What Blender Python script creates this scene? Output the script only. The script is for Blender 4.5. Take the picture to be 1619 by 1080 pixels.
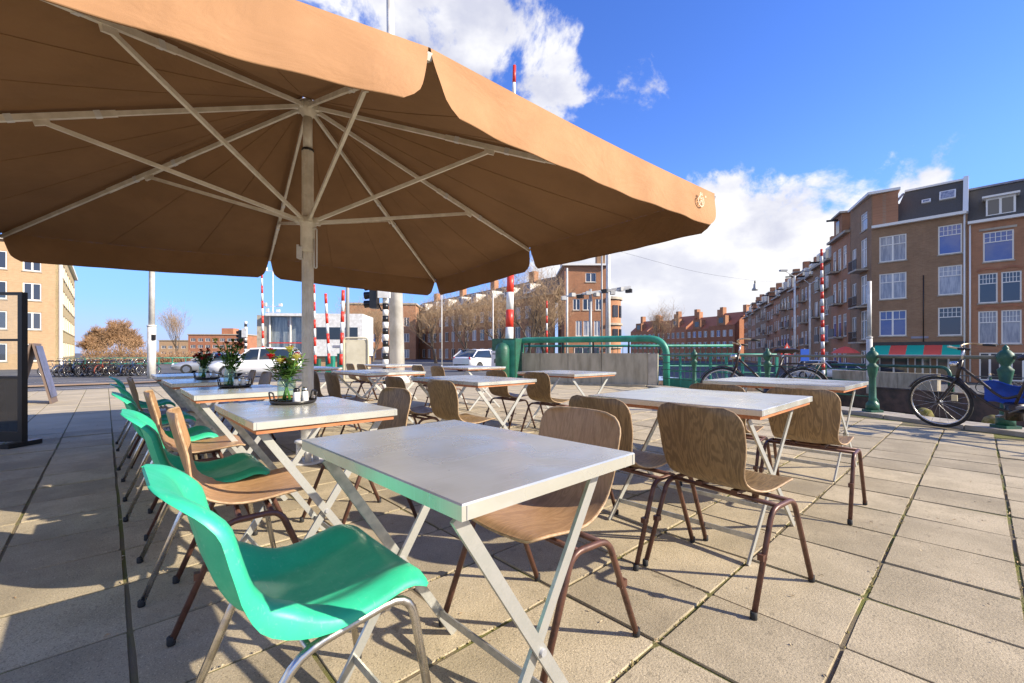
import bpy, math, random
from mathutils import Vector, Matrix

# ------------------------------------------------------------------ scene, camera, sky, sun
for o in list(bpy.data.objects):
    bpy.data.objects.remove(o)
S = bpy.context.scene
COL = S.collection
S.view_settings.view_transform = 'Standard'
S.view_settings.look = 'None'
S.view_settings.gamma = 1.0
S.view_settings.exposure = 1.20
S.view_settings.use_curve_mapping = False

CAM_H = 1.03
cd = bpy.data.cameras.new('camera')
cam = bpy.data.objects.new('camera', cd)
COL.objects.link(cam)
cam.location = (0, 0, CAM_H)
cam.rotation_euler = (math.radians(90), 0, 0)
cd.sensor_width = 36.0
cd.lens = 690.0 / 1619.0 * 36.0
cd.shift_y = 18.0 / 1619.0
cd.clip_start = 0.02
cd.clip_end = 6000
S.camera = cam

SUN_EL = math.radians(28.6)
SUN_AZ = math.atan2(0.956, -0.29)          # clockwise from +Y
ld = bpy.data.lights.new('sun', 'SUN')
ld.energy = 3.8
ld.angle = math.radians(0.55)
ld.color = (1.0, 0.90, 0.75)
sun = bpy.data.objects.new('sun', ld)
COL.objects.link(sun)
sdir = Vector((math.sin(SUN_AZ) * math.cos(SUN_EL), math.cos(SUN_AZ) * math.cos(SUN_EL), math.sin(SUN_EL)))
sun.rotation_euler = sdir.to_track_quat('Z', 'Y').to_euler()
sun.location = (30, -10, 40)


class NT:
    """tiny node-tree helper"""
    def __init__(self, tree):
        self.t = tree
        self.n = tree.nodes
        self.l = tree.links

    def node(self, typ, **kw):
        nd = self.n.new(typ)
        for k, v in kw.items():
            setattr(nd, k, v)
        return nd

    def put(self, sock, val):
        if hasattr(val, 'is_linked'):
            self.l.new(val, sock)
        else:
            if isinstance(val, (tuple, list)) and len(val) == 3 and sock.type == 'RGBA':
                val = (*val, 1)
            sock.default_value = val

    def math(self, op, a, b=0.0, c=0.0, clamp=False):
        nd = self.node('ShaderNodeMath', operation=op, use_clamp=clamp)
        self.put(nd.inputs[0], a)
        self.put(nd.inputs[1], b)
        self.put(nd.inputs[2], c)
        return nd.outputs[0]

    def mix(self, fac, a, b, blend='MIX'):
        nd = self.node('ShaderNodeMix', data_type='RGBA', blend_type=blend)
        self.put(nd.inputs[0], fac)
        self.put(nd.inputs[6], a)
        self.put(nd.inputs[7], b)
        return nd.outputs[2]

    def noise(self, vec, scale, detail=4, rough=0.55, dist=0.0, out='Fac'):
        nd = self.node('ShaderNodeTexNoise')
        if vec is not None:
            self.put(nd.inputs['Vector'], vec)
        nd.inputs['Scale'].default_value = scale
        nd.inputs['Detail'].default_value = detail
        nd.inputs['Roughness'].default_value = rough
        nd.inputs['Distortion'].default_value = dist
        return nd.outputs[out]

    def ramp(self, fac, lo, hi, a=0.0, b=1.0):
        nd = self.node('ShaderNodeMapRange', interpolation_type='SMOOTHSTEP')
        self.put(nd.inputs[0], fac)
        nd.inputs[1].default_value = lo
        nd.inputs[2].default_value = hi
        nd.inputs[3].default_value = a
        nd.inputs[4].default_value = b
        return nd.outputs[0]

    def mapping(self, vec, scale=(1, 1, 1), loc=(0, 0, 0), rot=(0, 0, 0)):
        nd = self.node('ShaderNodeMapping')
        self.put(nd.inputs[0], vec)
        nd.inputs['Scale'].default_value = scale
        nd.inputs['Location'].default_value = loc
        nd.inputs['Rotation'].default_value = rot
        return nd.outputs[0]


# world: clear spring sky with broken white cumulus
W = bpy.data.worlds.new('World')
S.world = W
W.use_nodes = True
wt = NT(W.node_tree)
bg = W.node_tree.nodes['Background']
sky = wt.node('ShaderNodeTexSky', sky_type='NISHITA')
sky.sun_disc = False
sky.sun_elevation = SUN_EL
sky.sun_rotation = SUN_AZ
sky.altitude = 0
sky.air_density = 1.0
sky.dust_density = 0.0
sky.ozone_density = 4.0
hs = wt.node('ShaderNodeHueSaturation')
hs.inputs['Saturation'].default_value = 1.2
hs.inputs['Hue'].default_value = 0.520
hs.inputs['Value'].default_value = 1.0
wt.put(hs.inputs['Color'], sky.outputs[0])
tc = wt.node('ShaderNodeTexCoord')
dirv = tc.outputs['Generated']
sp = wt.node('ShaderNodeSeparateXYZ')
wt.put(sp.inputs[0], dirv)
azd = wt.math('MULTIPLY', wt.math('ARCTAN2', sp.outputs[0], sp.outputs[1]), 57.29578)
eld = wt.math('MULTIPLY', wt.math('ARCSINE', sp.outputs[2]), 57.29578)


def lobe(az0, el0, sa, se, amp):
    a = wt.math('DIVIDE', wt.math('SUBTRACT', azd, az0), sa)
    e = wt.math('DIVIDE', wt.math('SUBTRACT', eld, el0), se)
    q = wt.math('ADD', wt.math('MULTIPLY', a, a), wt.math('MULTIPLY', e, e))
    return wt.math('MULTIPLY', wt.math('EXPONENT', wt.math('MULTIPLY', q, -1.0)), amp)


n1 = wt.noise(dirv, 5.0, 9, 0.62, 0.35)
n2 = wt.noise(wt.mapping(dirv, loc=(3.1, 1.7, 0.4)), 13.0, 8, 0.6, 0.2)
nz = wt.math('ADD', wt.math('MULTIPLY', n1, 0.72), wt.math('MULTIPLY', n2, 0.28))
cov = wt.math('ADD', nz, -0.14)
for L in [(-12, 41, 18, 11, 0.34), (6, 33, 5, 6, 0.13), (21, 8.5, 17, 8.5, 0.46), (36, 5, 12, 8, 0.22), (25, 16.5, 6, 4.5, 0.22),
          (-100, 28, 45, 17, 0.26), (120, 20, 50, 15, 0.28), (190, 36, 50, 20, 0.28), (-150, 18, 40, 14, 0.26)]:  # this row: unseen clouds outside the view, thickened to add white fill light
    cov = wt.math('ADD', cov, lobe(*L))
mask = wt.ramp(cov, 0.50, 0.60)
shade = wt.ramp(wt.noise(wt.mapping(dirv, loc=(0.4, 0.3, 0.06), scale=(1, 1, 1.8)), 4.2, 6, 0.55), 0.36, 0.62)
lowel = wt.ramp(eld, 0.0, 9.5)
shade = wt.math('MULTIPLY', shade, lowel)
shade = wt.math('ADD', wt.math('MULTIPLY', shade, 0.75), wt.math('MULTIPLY', wt.ramp(cov, 0.58, 0.8), 0.25), clamp=True)
CLB = 3.9
ccol = wt.mix(shade, (0.56 * CLB, 0.58 * CLB, 0.70 * CLB), (1.0 * CLB, 0.99 * CLB, 0.98 * CLB))
hz2 = wt.ramp(eld, 2.0, 24.0, 0.80, 0.0)
skyb = wt.mix(hz2, hs.outputs[0], (0.13 * CLB, 0.34 * CLB, 0.95 * CLB))
hz = wt.ramp(eld, 0.0, 6.0, 0.8, 0.0)
skyc = wt.mix(hz, skyb, (0.45 * CLB, 0.55 * CLB, 0.86 * CLB))
wt.put(bg.inputs['Color'], wt.mix(mask, skyc, ccol))
bg.inputs['Strength'].default_value = 0.135

# ------------------------------------------------------------------ frames of reference
GA = math.radians(43.0)                    # the terrace grid: u runs right and away, v left and away
UX, UY = math.cos(GA), math.sin(GA)


def uv(u, v, z=0.0):
    return Vector((u * UX - v * UY, u * UY + v * UX, z))


def touv(x, y):
    return x * UX + y * UY, -x * UY + y * UX


EX, EY = -0.276, 0.961                     # along the canal edge
NX, NY = 0.961, 0.276                      # across the canal


def sn(s, n, z=0.0):
    return Vector((s * EX + n * NX, s * EY + n * NY, z))


# ------------------------------------------------------------------ materials
MATS = {}


def mat(name, col, rough=0.6, metal=0.0, col2=None, nscale=8.0, nmix=1.0, bump=0.0, bscale=60.0, rnd=0.0,
        stretch=(1, 1, 1), spec=0.5, coat=0.0, trans=0.0, rough2=None, coord='Object', lo=0.35, hi=0.65, speck=0.0, scuff=0.0, wrinkle=0.0, underside_shade=None):
    m = bpy.data.materials.new(name)
    m.use_nodes = True
    nt = NT(m.node_tree)
    b = m.node_tree.nodes['Principled BSDF']
    b.inputs['Roughness'].default_value = rough
    b.inputs['Metallic'].default_value = metal
    b.inputs['Specular IOR Level'].default_value = spec
    b.inputs['Coat Weight'].default_value = coat
    c = (*col, 1)
    t = nt.node('ShaderNodeTexCoord')
    vec = t.outputs[coord]
    oi = nt.node('ShaderNodeObjectInfo')
    if rnd > 0:
        va = nt.node('ShaderNodeVectorMath', operation='ADD')
        nt.put(va.inputs[0], vec)
        cm = nt.node('ShaderNodeCombineXYZ')
        for i in range(3):
            nt.put(cm.inputs[i], nt.math('MULTIPLY', oi.outputs['Random'], 13.7 + 5 * i))
        nt.put(va.inputs[1], cm.outputs[0])
        vec = va.outputs[0]
    vs = nt.mapping(vec, scale=stretch)
    cs = None
    if col2 is not None:
        f = nt.ramp(nt.noise(vs, nscale, 6, 0.6), lo, hi, 0, nmix)
        cs = nt.mix(f, col, col2)
        if rough2 is not None:
            nt.put(b.inputs['Roughness'], nt.math('ADD', nt.math('MULTIPLY', f, rough2 - rough), rough))
    if underside_shade is not None:  # darker colour on the front-facing side, painted in as shade
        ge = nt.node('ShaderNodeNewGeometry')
        cs = nt.mix(ge.outputs['Backfacing'], nt.mix(nt.ramp(nt.noise(vs, nscale, 6, 0.6), lo, hi), underside_shade, tuple(x * 0.86 for x in underside_shade)), cs)
    if scuff > 0:
        s1 = nt.ramp(nt.noise(nt.mapping(vs, scale=(3, 40, 9), rot=(0.4, 0.2, 0.9)), 7.0, 3, 0.6), 0.62, 0.74, 0, scuff)
        s2 = nt.ramp(nt.noise(nt.mapping(vs, scale=(34, 4, 9), rot=(0.1, 0.5, 0.3), loc=(3, 1, 2)), 6.0, 3, 0.6), 0.62, 0.74, 0, scuff)
        s3 = nt.ramp(nt.noise(vs, 55.0, 4, 0.7), 0.60, 0.72, 0, scuff)
        sc = nt.math('MAXIMUM', nt.math('MAXIMUM', s1, s2), s3)
        cs = nt.mix(sc, cs if cs is not None else col, tuple(min(1, 0.55 * x + 0.30) for x in col))
    if speck > 0:
        sf = nt.ramp(nt.noise(vs, 160.0, 3, 0.7), 0.52, 0.66, 0, speck)
        cs = nt.mix(sf, cs if cs is not None else col, tuple(x * 0.35 for x in col))
        sf2 = nt.ramp(nt.noise(nt.mapping(vs, loc=(5, 2, 1)), 210.0, 2, 0.7), 0.6, 0.7, 0, speck)
        cs = nt.mix(sf2, cs, tuple(min(1, x * 1.7) for x in col))
        sg = nt.ramp(nt.noise(nt.mapping(vs, loc=(9, 4, 2)), 26.0, 2, 0.4), 0.68, 0.71, 0, 0.45)
        cs = nt.mix(sg, cs, tuple(x * 0.45 for x in col))
        sh = nt.ramp(nt.noise(nt.mapping(vs, loc=(1, 8, 3)), 1.3, 5, 0.6), 0.45, 0.75, 0, 0.4)
        cs = nt.mix(sh, cs, tuple(x * 0.6 for x in col))
    if rnd > 0:
        vv = nt.math('ADD', nt.math('MULTIPLY', oi.outputs['Random'], 2 * rnd), 1 - rnd)
        h2 = nt.node('ShaderNodeHueSaturation')
        nt.put(h2.inputs['Value'], vv)
        nt.put(h2.inputs['Color'], cs if cs is not None else c)
        cs = h2.outputs[0]
    if cs is not None:
        nt.put(b.inputs['Base Color'], cs)
    else:
        b.inputs['Base Color'].default_value = c
    if bump > 0:
        bn = nt.node('ShaderNodeBump')
        bn.inputs['Strength'].default_value = bump
        bn.inputs['Distance'].default_value = 0.01
        nt.put(bn.inputs['Height'], nt.noise(vs, bscale, 5, 0.65))
        if wrinkle > 0:
            b2n = nt.node('ShaderNodeBump')
            b2n.inputs['Strength'].default_value = wrinkle
            b2n.inputs['Distance'].default_value = 0.05
            nt.put(b2n.inputs['Height'], nt.noise(nt.mapping(vs, scale=(1, 1, 1.6)), 2.6, 4, 0.55, 0.7))
            nt.put(b2n.inputs['Normal'], bn.outputs[0])
            nt.put(b.inputs['Normal'], b2n.outputs[0])
        else:
            nt.put(b.inputs['Normal'], bn.outputs[0])
    if trans > 0:
        tr = nt.node('ShaderNodeBsdfTranslucent')
        if cs is not None:
            nt.put(tr.inputs['Color'], cs)
        else:
            tr.inputs['Color'].default_value = c
        mx = nt.node('ShaderNodeMixShader')
        mx.inputs[0].default_value = trans
        nt.put(mx.inputs[1], b.outputs[0])
        nt.put(mx.inputs[2], tr.outputs[0])
        nt.put(m.node_tree.nodes['Material Output'].inputs[0], mx.outputs[0])
    MATS[name] = m
    return m


def brickmat(name, c1, c2, mortar, scale=1.0, rnd=0.0, stain=0.35):
    m = bpy.data.materials.new(name)
    m.use_nodes = True
    nt = NT(m.node_tree)
    b = m.node_tree.nodes['Principled BSDF']
    b.inputs['Roughness'].default_value = 0.85
    b.inputs['Specular IOR Level'].default_value = 0.25
    t = nt.node('ShaderNodeTexCoord')
    s = nt.node('ShaderNodeSeparateXYZ')
    nt.put(s.inputs[0], t.outputs['Object'])
    cm = nt.node('ShaderNodeCombineXYZ')
    nt.put(cm.inputs[0], nt.math('ADD', s.outputs[0], s.outputs[1]))
    nt.put(cm.inputs[1], s.outputs[2])
    br = nt.node('ShaderNodeTexBrick')
    nt.put(br.inputs['Vector'], cm.outputs[0])
    br.inputs['Scale'].default_value = scale
    br.inputs['Brick Width'].default_value = 0.22
    br.inputs['Row Height'].default_value = 0.068
    br.inputs['Mortar Size'].default_value = 0.006
    br.inputs['Color1'].default_value = (*c1, 1)
    br.inputs['Color2'].default_value = (*c2, 1)
    br.inputs['Mortar'].default_value = (*mortar, 1)
    nz_ = nt.ramp(nt.noise(t.outputs['Object'], 0.55, 6, 0.65), 0.35, 0.7, 0, stain)
    cs = nt.mix(nz_, br.outputs[0], tuple(x * 0.45 for x in c1))
    st = nt.ramp(nt.noise(nt.mapping(cm.outputs[0], scale=(2.2, 0.35, 1)), 1.6, 5, 0.6), 0.5, 0.75, 0, 0.4)
    cs = nt.mix(st, cs, tuple(min(1, x * 1.35) for x in c2))
    if rnd:
        oi = nt.node('ShaderNodeObjectInfo')
        h2 = nt.node('ShaderNodeHueSaturation')
        nt.put(h2.inputs['Value'], nt.math('ADD', nt.math('MULTIPLY', oi.outputs['Random'], 2 * rnd), 1 - rnd))
        nt.put(h2.inputs['Color'], cs)
        cs = h2.outputs[0]
    nt.put(b.inputs['Base Color'], cs)
    bn = nt.node('ShaderNodeBump')
    bn.inputs['Strength'].default_value = 0.5
    bn.inputs['Distance'].default_value = 0.02
    nt.put(bn.inputs['Height'], nt.math('SUBTRACT', 1.0, br.outputs['Fac']))
    nt.put(b.inputs['Normal'], bn.outputs[0])
    MATS[name] = m
    return m


def woodmat(name, c1, c2, c3, rough=0.45):
    """weathered plywood: long cathedral grain + scuffs, random per chair"""
    m = bpy.data.materials.new(name)
    m.use_nodes = True
    nt = NT(m.node_tree)
    b = m.node_tree.nodes['Principled BSDF']
    t = nt.node('ShaderNodeTexCoord')
    oi = nt.node('ShaderNodeObjectInfo')
    va = nt.node('ShaderNodeVectorMath', operation='ADD')
    nt.put(va.inputs[0], t.outputs['Object'])
    cm = nt.node('ShaderNodeCombineXYZ')
    for i in range(3):
        nt.put(cm.inputs[i], nt.math('MULTIPLY', oi.outputs['Random'], 9.1 + 3 * i))
    nt.put(va.inputs[1], cm.outputs[0])
    v = va.outputs[0]
    vg = nt.mapping(v, scale=(2.0, 9.0, 1.7))
    wob = nt.noise(vg, 1.5, 3, 0.5, 0.6)
    rings = nt.math('SINE', nt.math('MULTIPLY', wob, 70.0))
    rf = nt.ramp(rings, -0.6, 1.0, 0, 0.75)
    cs = nt.mix(rf, c1, c2)
    fine = nt.ramp(nt.noise(nt.mapping(v, scale=(6, 60, 5)), 6.0, 4, 0.7), 0.4, 0.7, 0, 0.55)
    cs = nt.mix(fine, cs, c3)
    sc = nt.ramp(nt.noise(v, 5.0, 5, 0.65), 0.5, 0.72, 0, 0.5)
    cs = nt.mix(sc, cs, tuple(x * 0.55 for x in c1))
    h2 = nt.node('ShaderNodeHueSaturation')
    nt.put(h2.inputs['Value'], nt.math('ADD', nt.math('MULTIPLY', oi.outputs['Random'], 0.5), 0.78))
    nt.put(h2.inputs['Color'], cs)
    nt.put(b.inputs['Base Color'], h2.outputs[0])
    nt.put(b.inputs['Roughness'], nt.math('ADD', nt.math('MULTIPLY', sc, 0.3), rough))
    bn = nt.node('ShaderNodeBump')
    bn.inputs['Strength'].default_value = 0.15
    bn.inputs['Distance'].default_value = 0.004
    nt.put(bn.inputs['Height'], fine)
    nt.put(b.inputs['Normal'], bn.outputs[0])
    MATS[name] = m
    return m


def zincmat(name):
    """galvanised sheet: cloudy grey with dull spots and thin scratches"""
    m = bpy.data.materials.new(name)
    m.use_nodes = True
    nt = NT(m.node_tree)
    b = m.node_tree.nodes['Principled BSDF']
    b.inputs['Metallic'].default_value = 0.62
    t = nt.node('ShaderNodeTexCoord')
    oi = nt.node('ShaderNodeObjectInfo')
    va = nt.node('ShaderNodeVectorMath', operation='ADD')
    nt.put(va.inputs[0], t.outputs['Object'])
    nt.put(va.inputs[1], nt.math('MULTIPLY', oi.outputs['Random'], 17.0))
    v = va.outputs[0]
    cl = nt.ramp(nt.noise(v, 4.0, 3, 0.5, 0.4), 0.25, 0.75)
    cs = nt.mix(cl, (0.60, 0.59, 0.50), (0.74, 0.73, 0.62))
    vo = nt.node('ShaderNodeTexVoronoi')
    nt.put(vo.inputs['Vector'], v)
    vo.inputs['Scale'].default_value = 36.0
    cs = nt.mix(nt.math('MULTIPLY', vo.outputs['Color'], 0.16), cs, (0.80, 0.80, 0.79))
    scr = nt.ramp(nt.noise(nt.mapping(v, scale=(0.9, 55, 1), rot=(0, 0, 0.6)), 9.0, 2, 0.6), 0.56, 0.74, 0, 0.6)
    cs = nt.mix(scr, cs, (0.85, 0.85, 0.84))
    nt.put(b.inputs['Base Color'], cs)
    sm = nt.ramp(nt.noise(nt.mapping(v, loc=(2, 1, 0)), 4.5, 2.5, 0.5, 0.4), 0.28, 0.74, 0.21, 0.37)
    nt.put(b.inputs['Roughness'], sm)
    bn = nt.node('ShaderNodeBump')
    bn.inputs['Strength'].default_value = 0.04
    bn.inputs['Distance'].default_value = 0.01
    nt.put(bn.inputs['Height'], nt.noise(v, 3.5, 1, 0.4))
    nt.put(b.inputs['Normal'], bn.outputs[0])
    MATS[name] = m
    return m


def glassmat(name, tint=(0.95, 0.98, 0.97), rough=0.02):
    m = bpy.data.materials.new(name)
    m.use_nodes = True
    nt = NT(m.node_tree)
    for nd in list(nt.n):
        nt.n.remove(nd)
    out = nt.node('ShaderNodeOutputMaterial')
    tr = nt.node('ShaderNodeBsdfTransparent')
    tr.inputs[0].default_value = (*tint, 1)
    gl = nt.node('ShaderNodeBsdfGlossy')
    gl.inputs['Roughness'].default_value = rough
    lw = nt.node('ShaderNodeLayerWeight')
    lw.inputs[0].default_value = 0.5
    fr = nt.math('ADD', nt.math('MULTIPLY', nt.math('POWER', lw.outputs['Facing'], 4.0), 0.7), 0.04)
    mx = nt.node('ShaderNodeMixShader')
    nt.put(mx.inputs[0], fr)
    nt.put(mx.inputs[1], tr.outputs[0])
    nt.put(mx.inputs[2], gl.outputs[0])
    nt.put(out.inputs[0], mx.outputs[0])
    MATS[name] = m
    return m


mat('slab', (0.465, 0.385, 0.255), 0.9, col2=(0.36, 0.298, 0.195), nscale=3.5, bump=0.4, bscale=120, rnd=0.15, spec=0.2, speck=0.75)
mat('slab_far', (0.465, 0.388, 0.265), 0.9, col2=(0.38, 0.316, 0.212), nscale=0.9, bump=0.2, bscale=60, spec=0.2)
mat('bed', (0.19, 0.155, 0.10), 0.95, col2=(0.17, 0.175, 0.05), nscale=2.3, bump=0.6, bscale=200, spec=0.1, lo=0.45, hi=0.62)
mat('litter', (0.42, 0.26, 0.12), 0.8, rnd=0.0, col2=(0.50, 0.44, 0.30), nscale=30)
mat('moss', (0.13, 0.13, 0.035), 0.95, col2=(0.30, 0.23, 0.11), nscale=14, spec=0.1)
mat('kerb', (0.42, 0.37, 0.29), 0.85, col2=(0.28, 0.24, 0.19), nscale=4, bump=0.4, bscale=50)
mat('asphalt', (0.10, 0.10, 0.105), 0.9, col2=(0.15, 0.145, 0.14), nscale=0.7, bump=0.3, bscale=90, spec=0.25)
mat('cycle_path', (0.42, 0.27, 0.13), 0.9, col2=(0.33, 0.20, 0.10), nscale=0.8)
mat('paint_white', (0.78, 0.78, 0.75), 0.5, col2=(0.62, 0.61, 0.57), nscale=4)
mat('quay', (0.16, 0.10, 0.07), 0.9, col2=(0.07, 0.055, 0.04), nscale=1.2, bump=0.5, bscale=8)
mat('concrete', (0.46, 0.40, 0.29), 0.85, col2=(0.26, 0.225, 0.155), nscale=2.6, bump=0.3, bscale=40, lo=0.35, hi=0.75, stretch=(1.6, 1.6, 0.35))
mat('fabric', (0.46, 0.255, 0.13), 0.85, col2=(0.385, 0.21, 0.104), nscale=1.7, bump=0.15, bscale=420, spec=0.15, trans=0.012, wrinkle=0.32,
    underside_shade=(0.27, 0.15, 0.072))  # same cloth, shade under the canopy painted in as a darker underside
mat('alu_beige', (0.80, 0.74, 0.62), 0.38, metal=0.05, col2=(0.66, 0.60, 0.48), nscale=9)
mat('alu_white', (0.74, 0.73, 0.70), 0.4, col2=(0.6, 0.58, 0.54), nscale=7)
mat('rubber', (0.018, 0.018, 0.018), 0.7)
mat('brown_tube', (0.135, 0.062, 0.042), 0.34, metal=0.25, col2=(0.075, 0.036, 0.026), nscale=26, rough2=0.55, lo=0.45, hi=0.7)
mat('chrome', (0.68, 0.66, 0.63), 0.16, metal=1.0, col2=(0.50, 0.47, 0.42), nscale=30, rough2=0.38)
mat('green_plastic', (0.040, 0.53, 0.29), 0.36, spec=0.35, col2=(0.030, 0.46, 0.245), nscale=9, rough2=0.55, bump=0.03, bscale=300, scuff=0.22)
zincmat('zinc')
mat('galv', (0.56, 0.56, 0.52), 0.36, metal=0.65, col2=(0.42, 0.42, 0.38), nscale=22, rough2=0.55)
mat('wood_rim', (0.50, 0.20, 0.075), 0.55, col2=(0.36, 0.13, 0.05), nscale=9, stretch=(1, 9, 6))
woodmat('ply_dark', (0.28, 0.18, 0.082), (0.135, 0.083, 0.037), (0.09, 0.057, 0.027))
woodmat('ply_light', (0.45, 0.265, 0.13), (0.33, 0.185, 0.085), (0.24, 0.135, 0.065))
mat('ply_edge', (0.50, 0.35, 0.20), 0.6, col2=(0.30, 0.19, 0.1), nscale=30)
mat('green_paint', (0.03, 0.27, 0.18), 0.40, col2=(0.02, 0.185, 0.125), nscale=3, rough2=0.6, bump=0.15, bscale=25, scuff=0.15)
mat('green_dark', (0.022, 0.12, 0.072), 0.38, col2=(0.014, 0.075, 0.045), nscale=6, rough2=0.6, bump=0.2, bscale=40, scuff=0.18)
mat('rail_grey', (0.20, 0.19, 0.15), 0.5, metal=0.2, col2=(0.12, 0.14, 0.10), nscale=5)
mat('red_paint', (0.66, 0.045, 0.025), 0.4)
mat('black_paint', (0.012, 0.012, 0.013), 0.3)
mat('black_frame', (0.016, 0.014, 0.013), 0.35)
mat('grey_paint', (0.34, 0.34, 0.33), 0.45, metal=0.1)
mat('pole_white', (0.76, 0.74, 0.69), 0.45, col2=(0.52, 0.50, 0.45), nscale=1.4)
mat('beige_box', (0.60, 0.56, 0.43), 0.55, col2=(0.5, 0.46, 0.34), nscale=2)
mat('car_white', (0.72, 0.72, 0.72), 0.18, coat=0.8)
mat('car_silver', (0.42, 0.44, 0.47), 0.22, metal=0.5, coat=0.8)
mat('car_glass', (0.02, 0.03, 0.04), 0.05, spec=0.8)
mat('lamp_clear', (0.7, 0.7, 0.68), 0.15, spec=0.8)
mat('tail_red', (0.5, 0.02, 0.02), 0.2)
mat('blue_cloth', (0.012, 0.08, 0.48), 0.6, col2=(0.01, 0.05, 0.32), nscale=8)
mat('leather', (0.03, 0.02, 0.016), 0.5)
mat('bike_black', (0.016, 0.015, 0.015), 0.25, col2=(0.05, 0.03, 0.02), nscale=25, rough2=0.6)
mat('bike_grey', (0.13, 0.13, 0.14), 0.35)
mat('bike_blue', (0.03, 0.06, 0.16), 0.35)
mat('bike_red', (0.28, 0.05, 0.02), 0.35)
mat('rusty', (0.40, 0.24, 0.10), 0.4, metal=0.5, col2=(0.62, 0.50, 0.30), nscale=12)
mat('slate', (0.085, 0.072, 0.052), 0.7, col2=(0.11, 0.098, 0.08), nscale=6, bump=0.5, bscale=6, stretch=(2, 2, 7))
mat('tile_orange', (0.50, 0.17, 0.075), 0.75, col2=(0.36, 0.12, 0.06), nscale=5, stretch=(6, 6, 2))
mat('lead_grey', (0.28, 0.28, 0.33), 0.5, col2=(0.2, 0.2, 0.25), nscale=2)
mat('frame_white', (0.86, 0.83, 0.75), 0.5)
mat('stone_trim', (0.50, 0.44, 0.34), 0.8, col2=(0.36, 0.31, 0.24), nscale=3)
mat('pane_dark', (0.045, 0.05, 0.065), 0.06, spec=0.9, rnd=0.5)
mat('pane_curtain', (0.42, 0.42, 0.44), 0.12, spec=0.8, col2=(0.22, 0.23, 0.27), nscale=2.5, stretch=(3, 3, 0.4), rnd=0.2)
mat('pane_sky_tint', (0.05, 0.09, 0.30), 0.06, spec=0.9, col2=(0.10, 0.13, 0.30), nscale=1.2, rnd=0.2)  # reflected blue sky painted into the pane colour
mat('awning_green', (0.015, 0.46, 0.31), 0.7)
mat('awning_red', (0.82, 0.11, 0.07), 0.7)
mat('shop_dark', (0.03, 0.03, 0.032), 0.35)
mat('bark', (0.15, 0.11, 0.075), 0.9, col2=(0.09, 0.07, 0.05), nscale=9, bump=0.5, bscale=20)
mat('twig', (0.42, 0.29, 0.17), 0.9)
mat('twig_orange', (0.42, 0.25, 0.13), 0.9, col2=(0.31, 0.19, 0.105), nscale=0.5)
mat('grass', (0.09, 0.16, 0.04), 0.9, col2=(0.14, 0.17, 0.05), nscale=0.5)
mat('stem_green', (0.10, 0.24, 0.04), 0.55)
mat('leaf_green', (0.13, 0.24, 0.05), 0.5, col2=(0.06, 0.14, 0.03), nscale=20, trans=0.25)
mat('petal_red', (0.55, 0.025, 0.03), 0.5, col2=(0.38, 0.015, 0.02), nscale=40, trans=0.2)
mat('petal_dark', (0.22, 0.04, 0.03), 0.5)
mat('petal_yellow', (0.62, 0.58, 0.16), 0.5, trans=0.2)
mat('petal_cream', (0.70, 0.62, 0.42), 0.5, trans=0.2)
mat('board_blue', (0.14, 0.15, 0.24), 0.4, col2=(0.08, 0.085, 0.13), nscale=3)
mat('board_wood', (0.16, 0.11, 0.08), 0.6)
mat('notice', (0.72, 0.72, 0.78), 0.5)
mat('sign_blue', (0.02, 0.10, 0.5), 0.4)
mat('salt', (0.75, 0.74, 0.72), 0.3)
glassmat('glass')
glassmat('glass_vase', (0.86, 0.93, 0.88))
brickmat('brick_brown', (0.40, 0.24, 0.135), (0.32, 0.188, 0.105), (0.34, 0.27, 0.18), rnd=0.08)
brickmat('brick_red', (0.50, 0.24, 0.125), (0.43, 0.198, 0.105), (0.40, 0.29, 0.19), rnd=0.15)
brickmat('brick_orange', (0.47, 0.19, 0.095), (0.40, 0.155, 0.08), (0.34, 0.25, 0.18), rnd=0.12)
brickmat('brick_yellow', (0.50, 0.325, 0.185), (0.43, 0.275, 0.15), (0.45, 0.35, 0.23), stain=0.15)
brickmat('brick_cream', (0.58, 0.45, 0.25), (0.54, 0.42, 0.22), (0.52, 0.42, 0.26), stain=0.12)


def watermat():
    m = bpy.data.materials.new('water')
    m.use_nodes = True
    nt = NT(m.node_tree)
    b = m.node_tree.nodes['Principled BSDF']
    b.inputs['Base Color'].default_value = (0.025, 0.03, 0.022, 1)
    b.inputs['Roughness'].default_value = 0.08
    b.inputs['IOR'].default_value = 1.33
    t = nt.node('ShaderNodeTexCoord')
    bn = nt.node('ShaderNodeBump')
    bn.inputs['Strength'].default_value = 0.35
    bn.inputs['Distance'].default_value = 0.05
    nt.put(bn.inputs['Height'], nt.noise(nt.mapping(t.outputs['Object'], scale=(1, 2.2, 1)), 2.6, 4, 0.6, 0.6))
    nt.put(b.inputs['Normal'], bn.outputs[0])
    MATS['water'] = m


watermat()

# ------------------------------------------------------------------ mesh builder and object helpers


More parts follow.
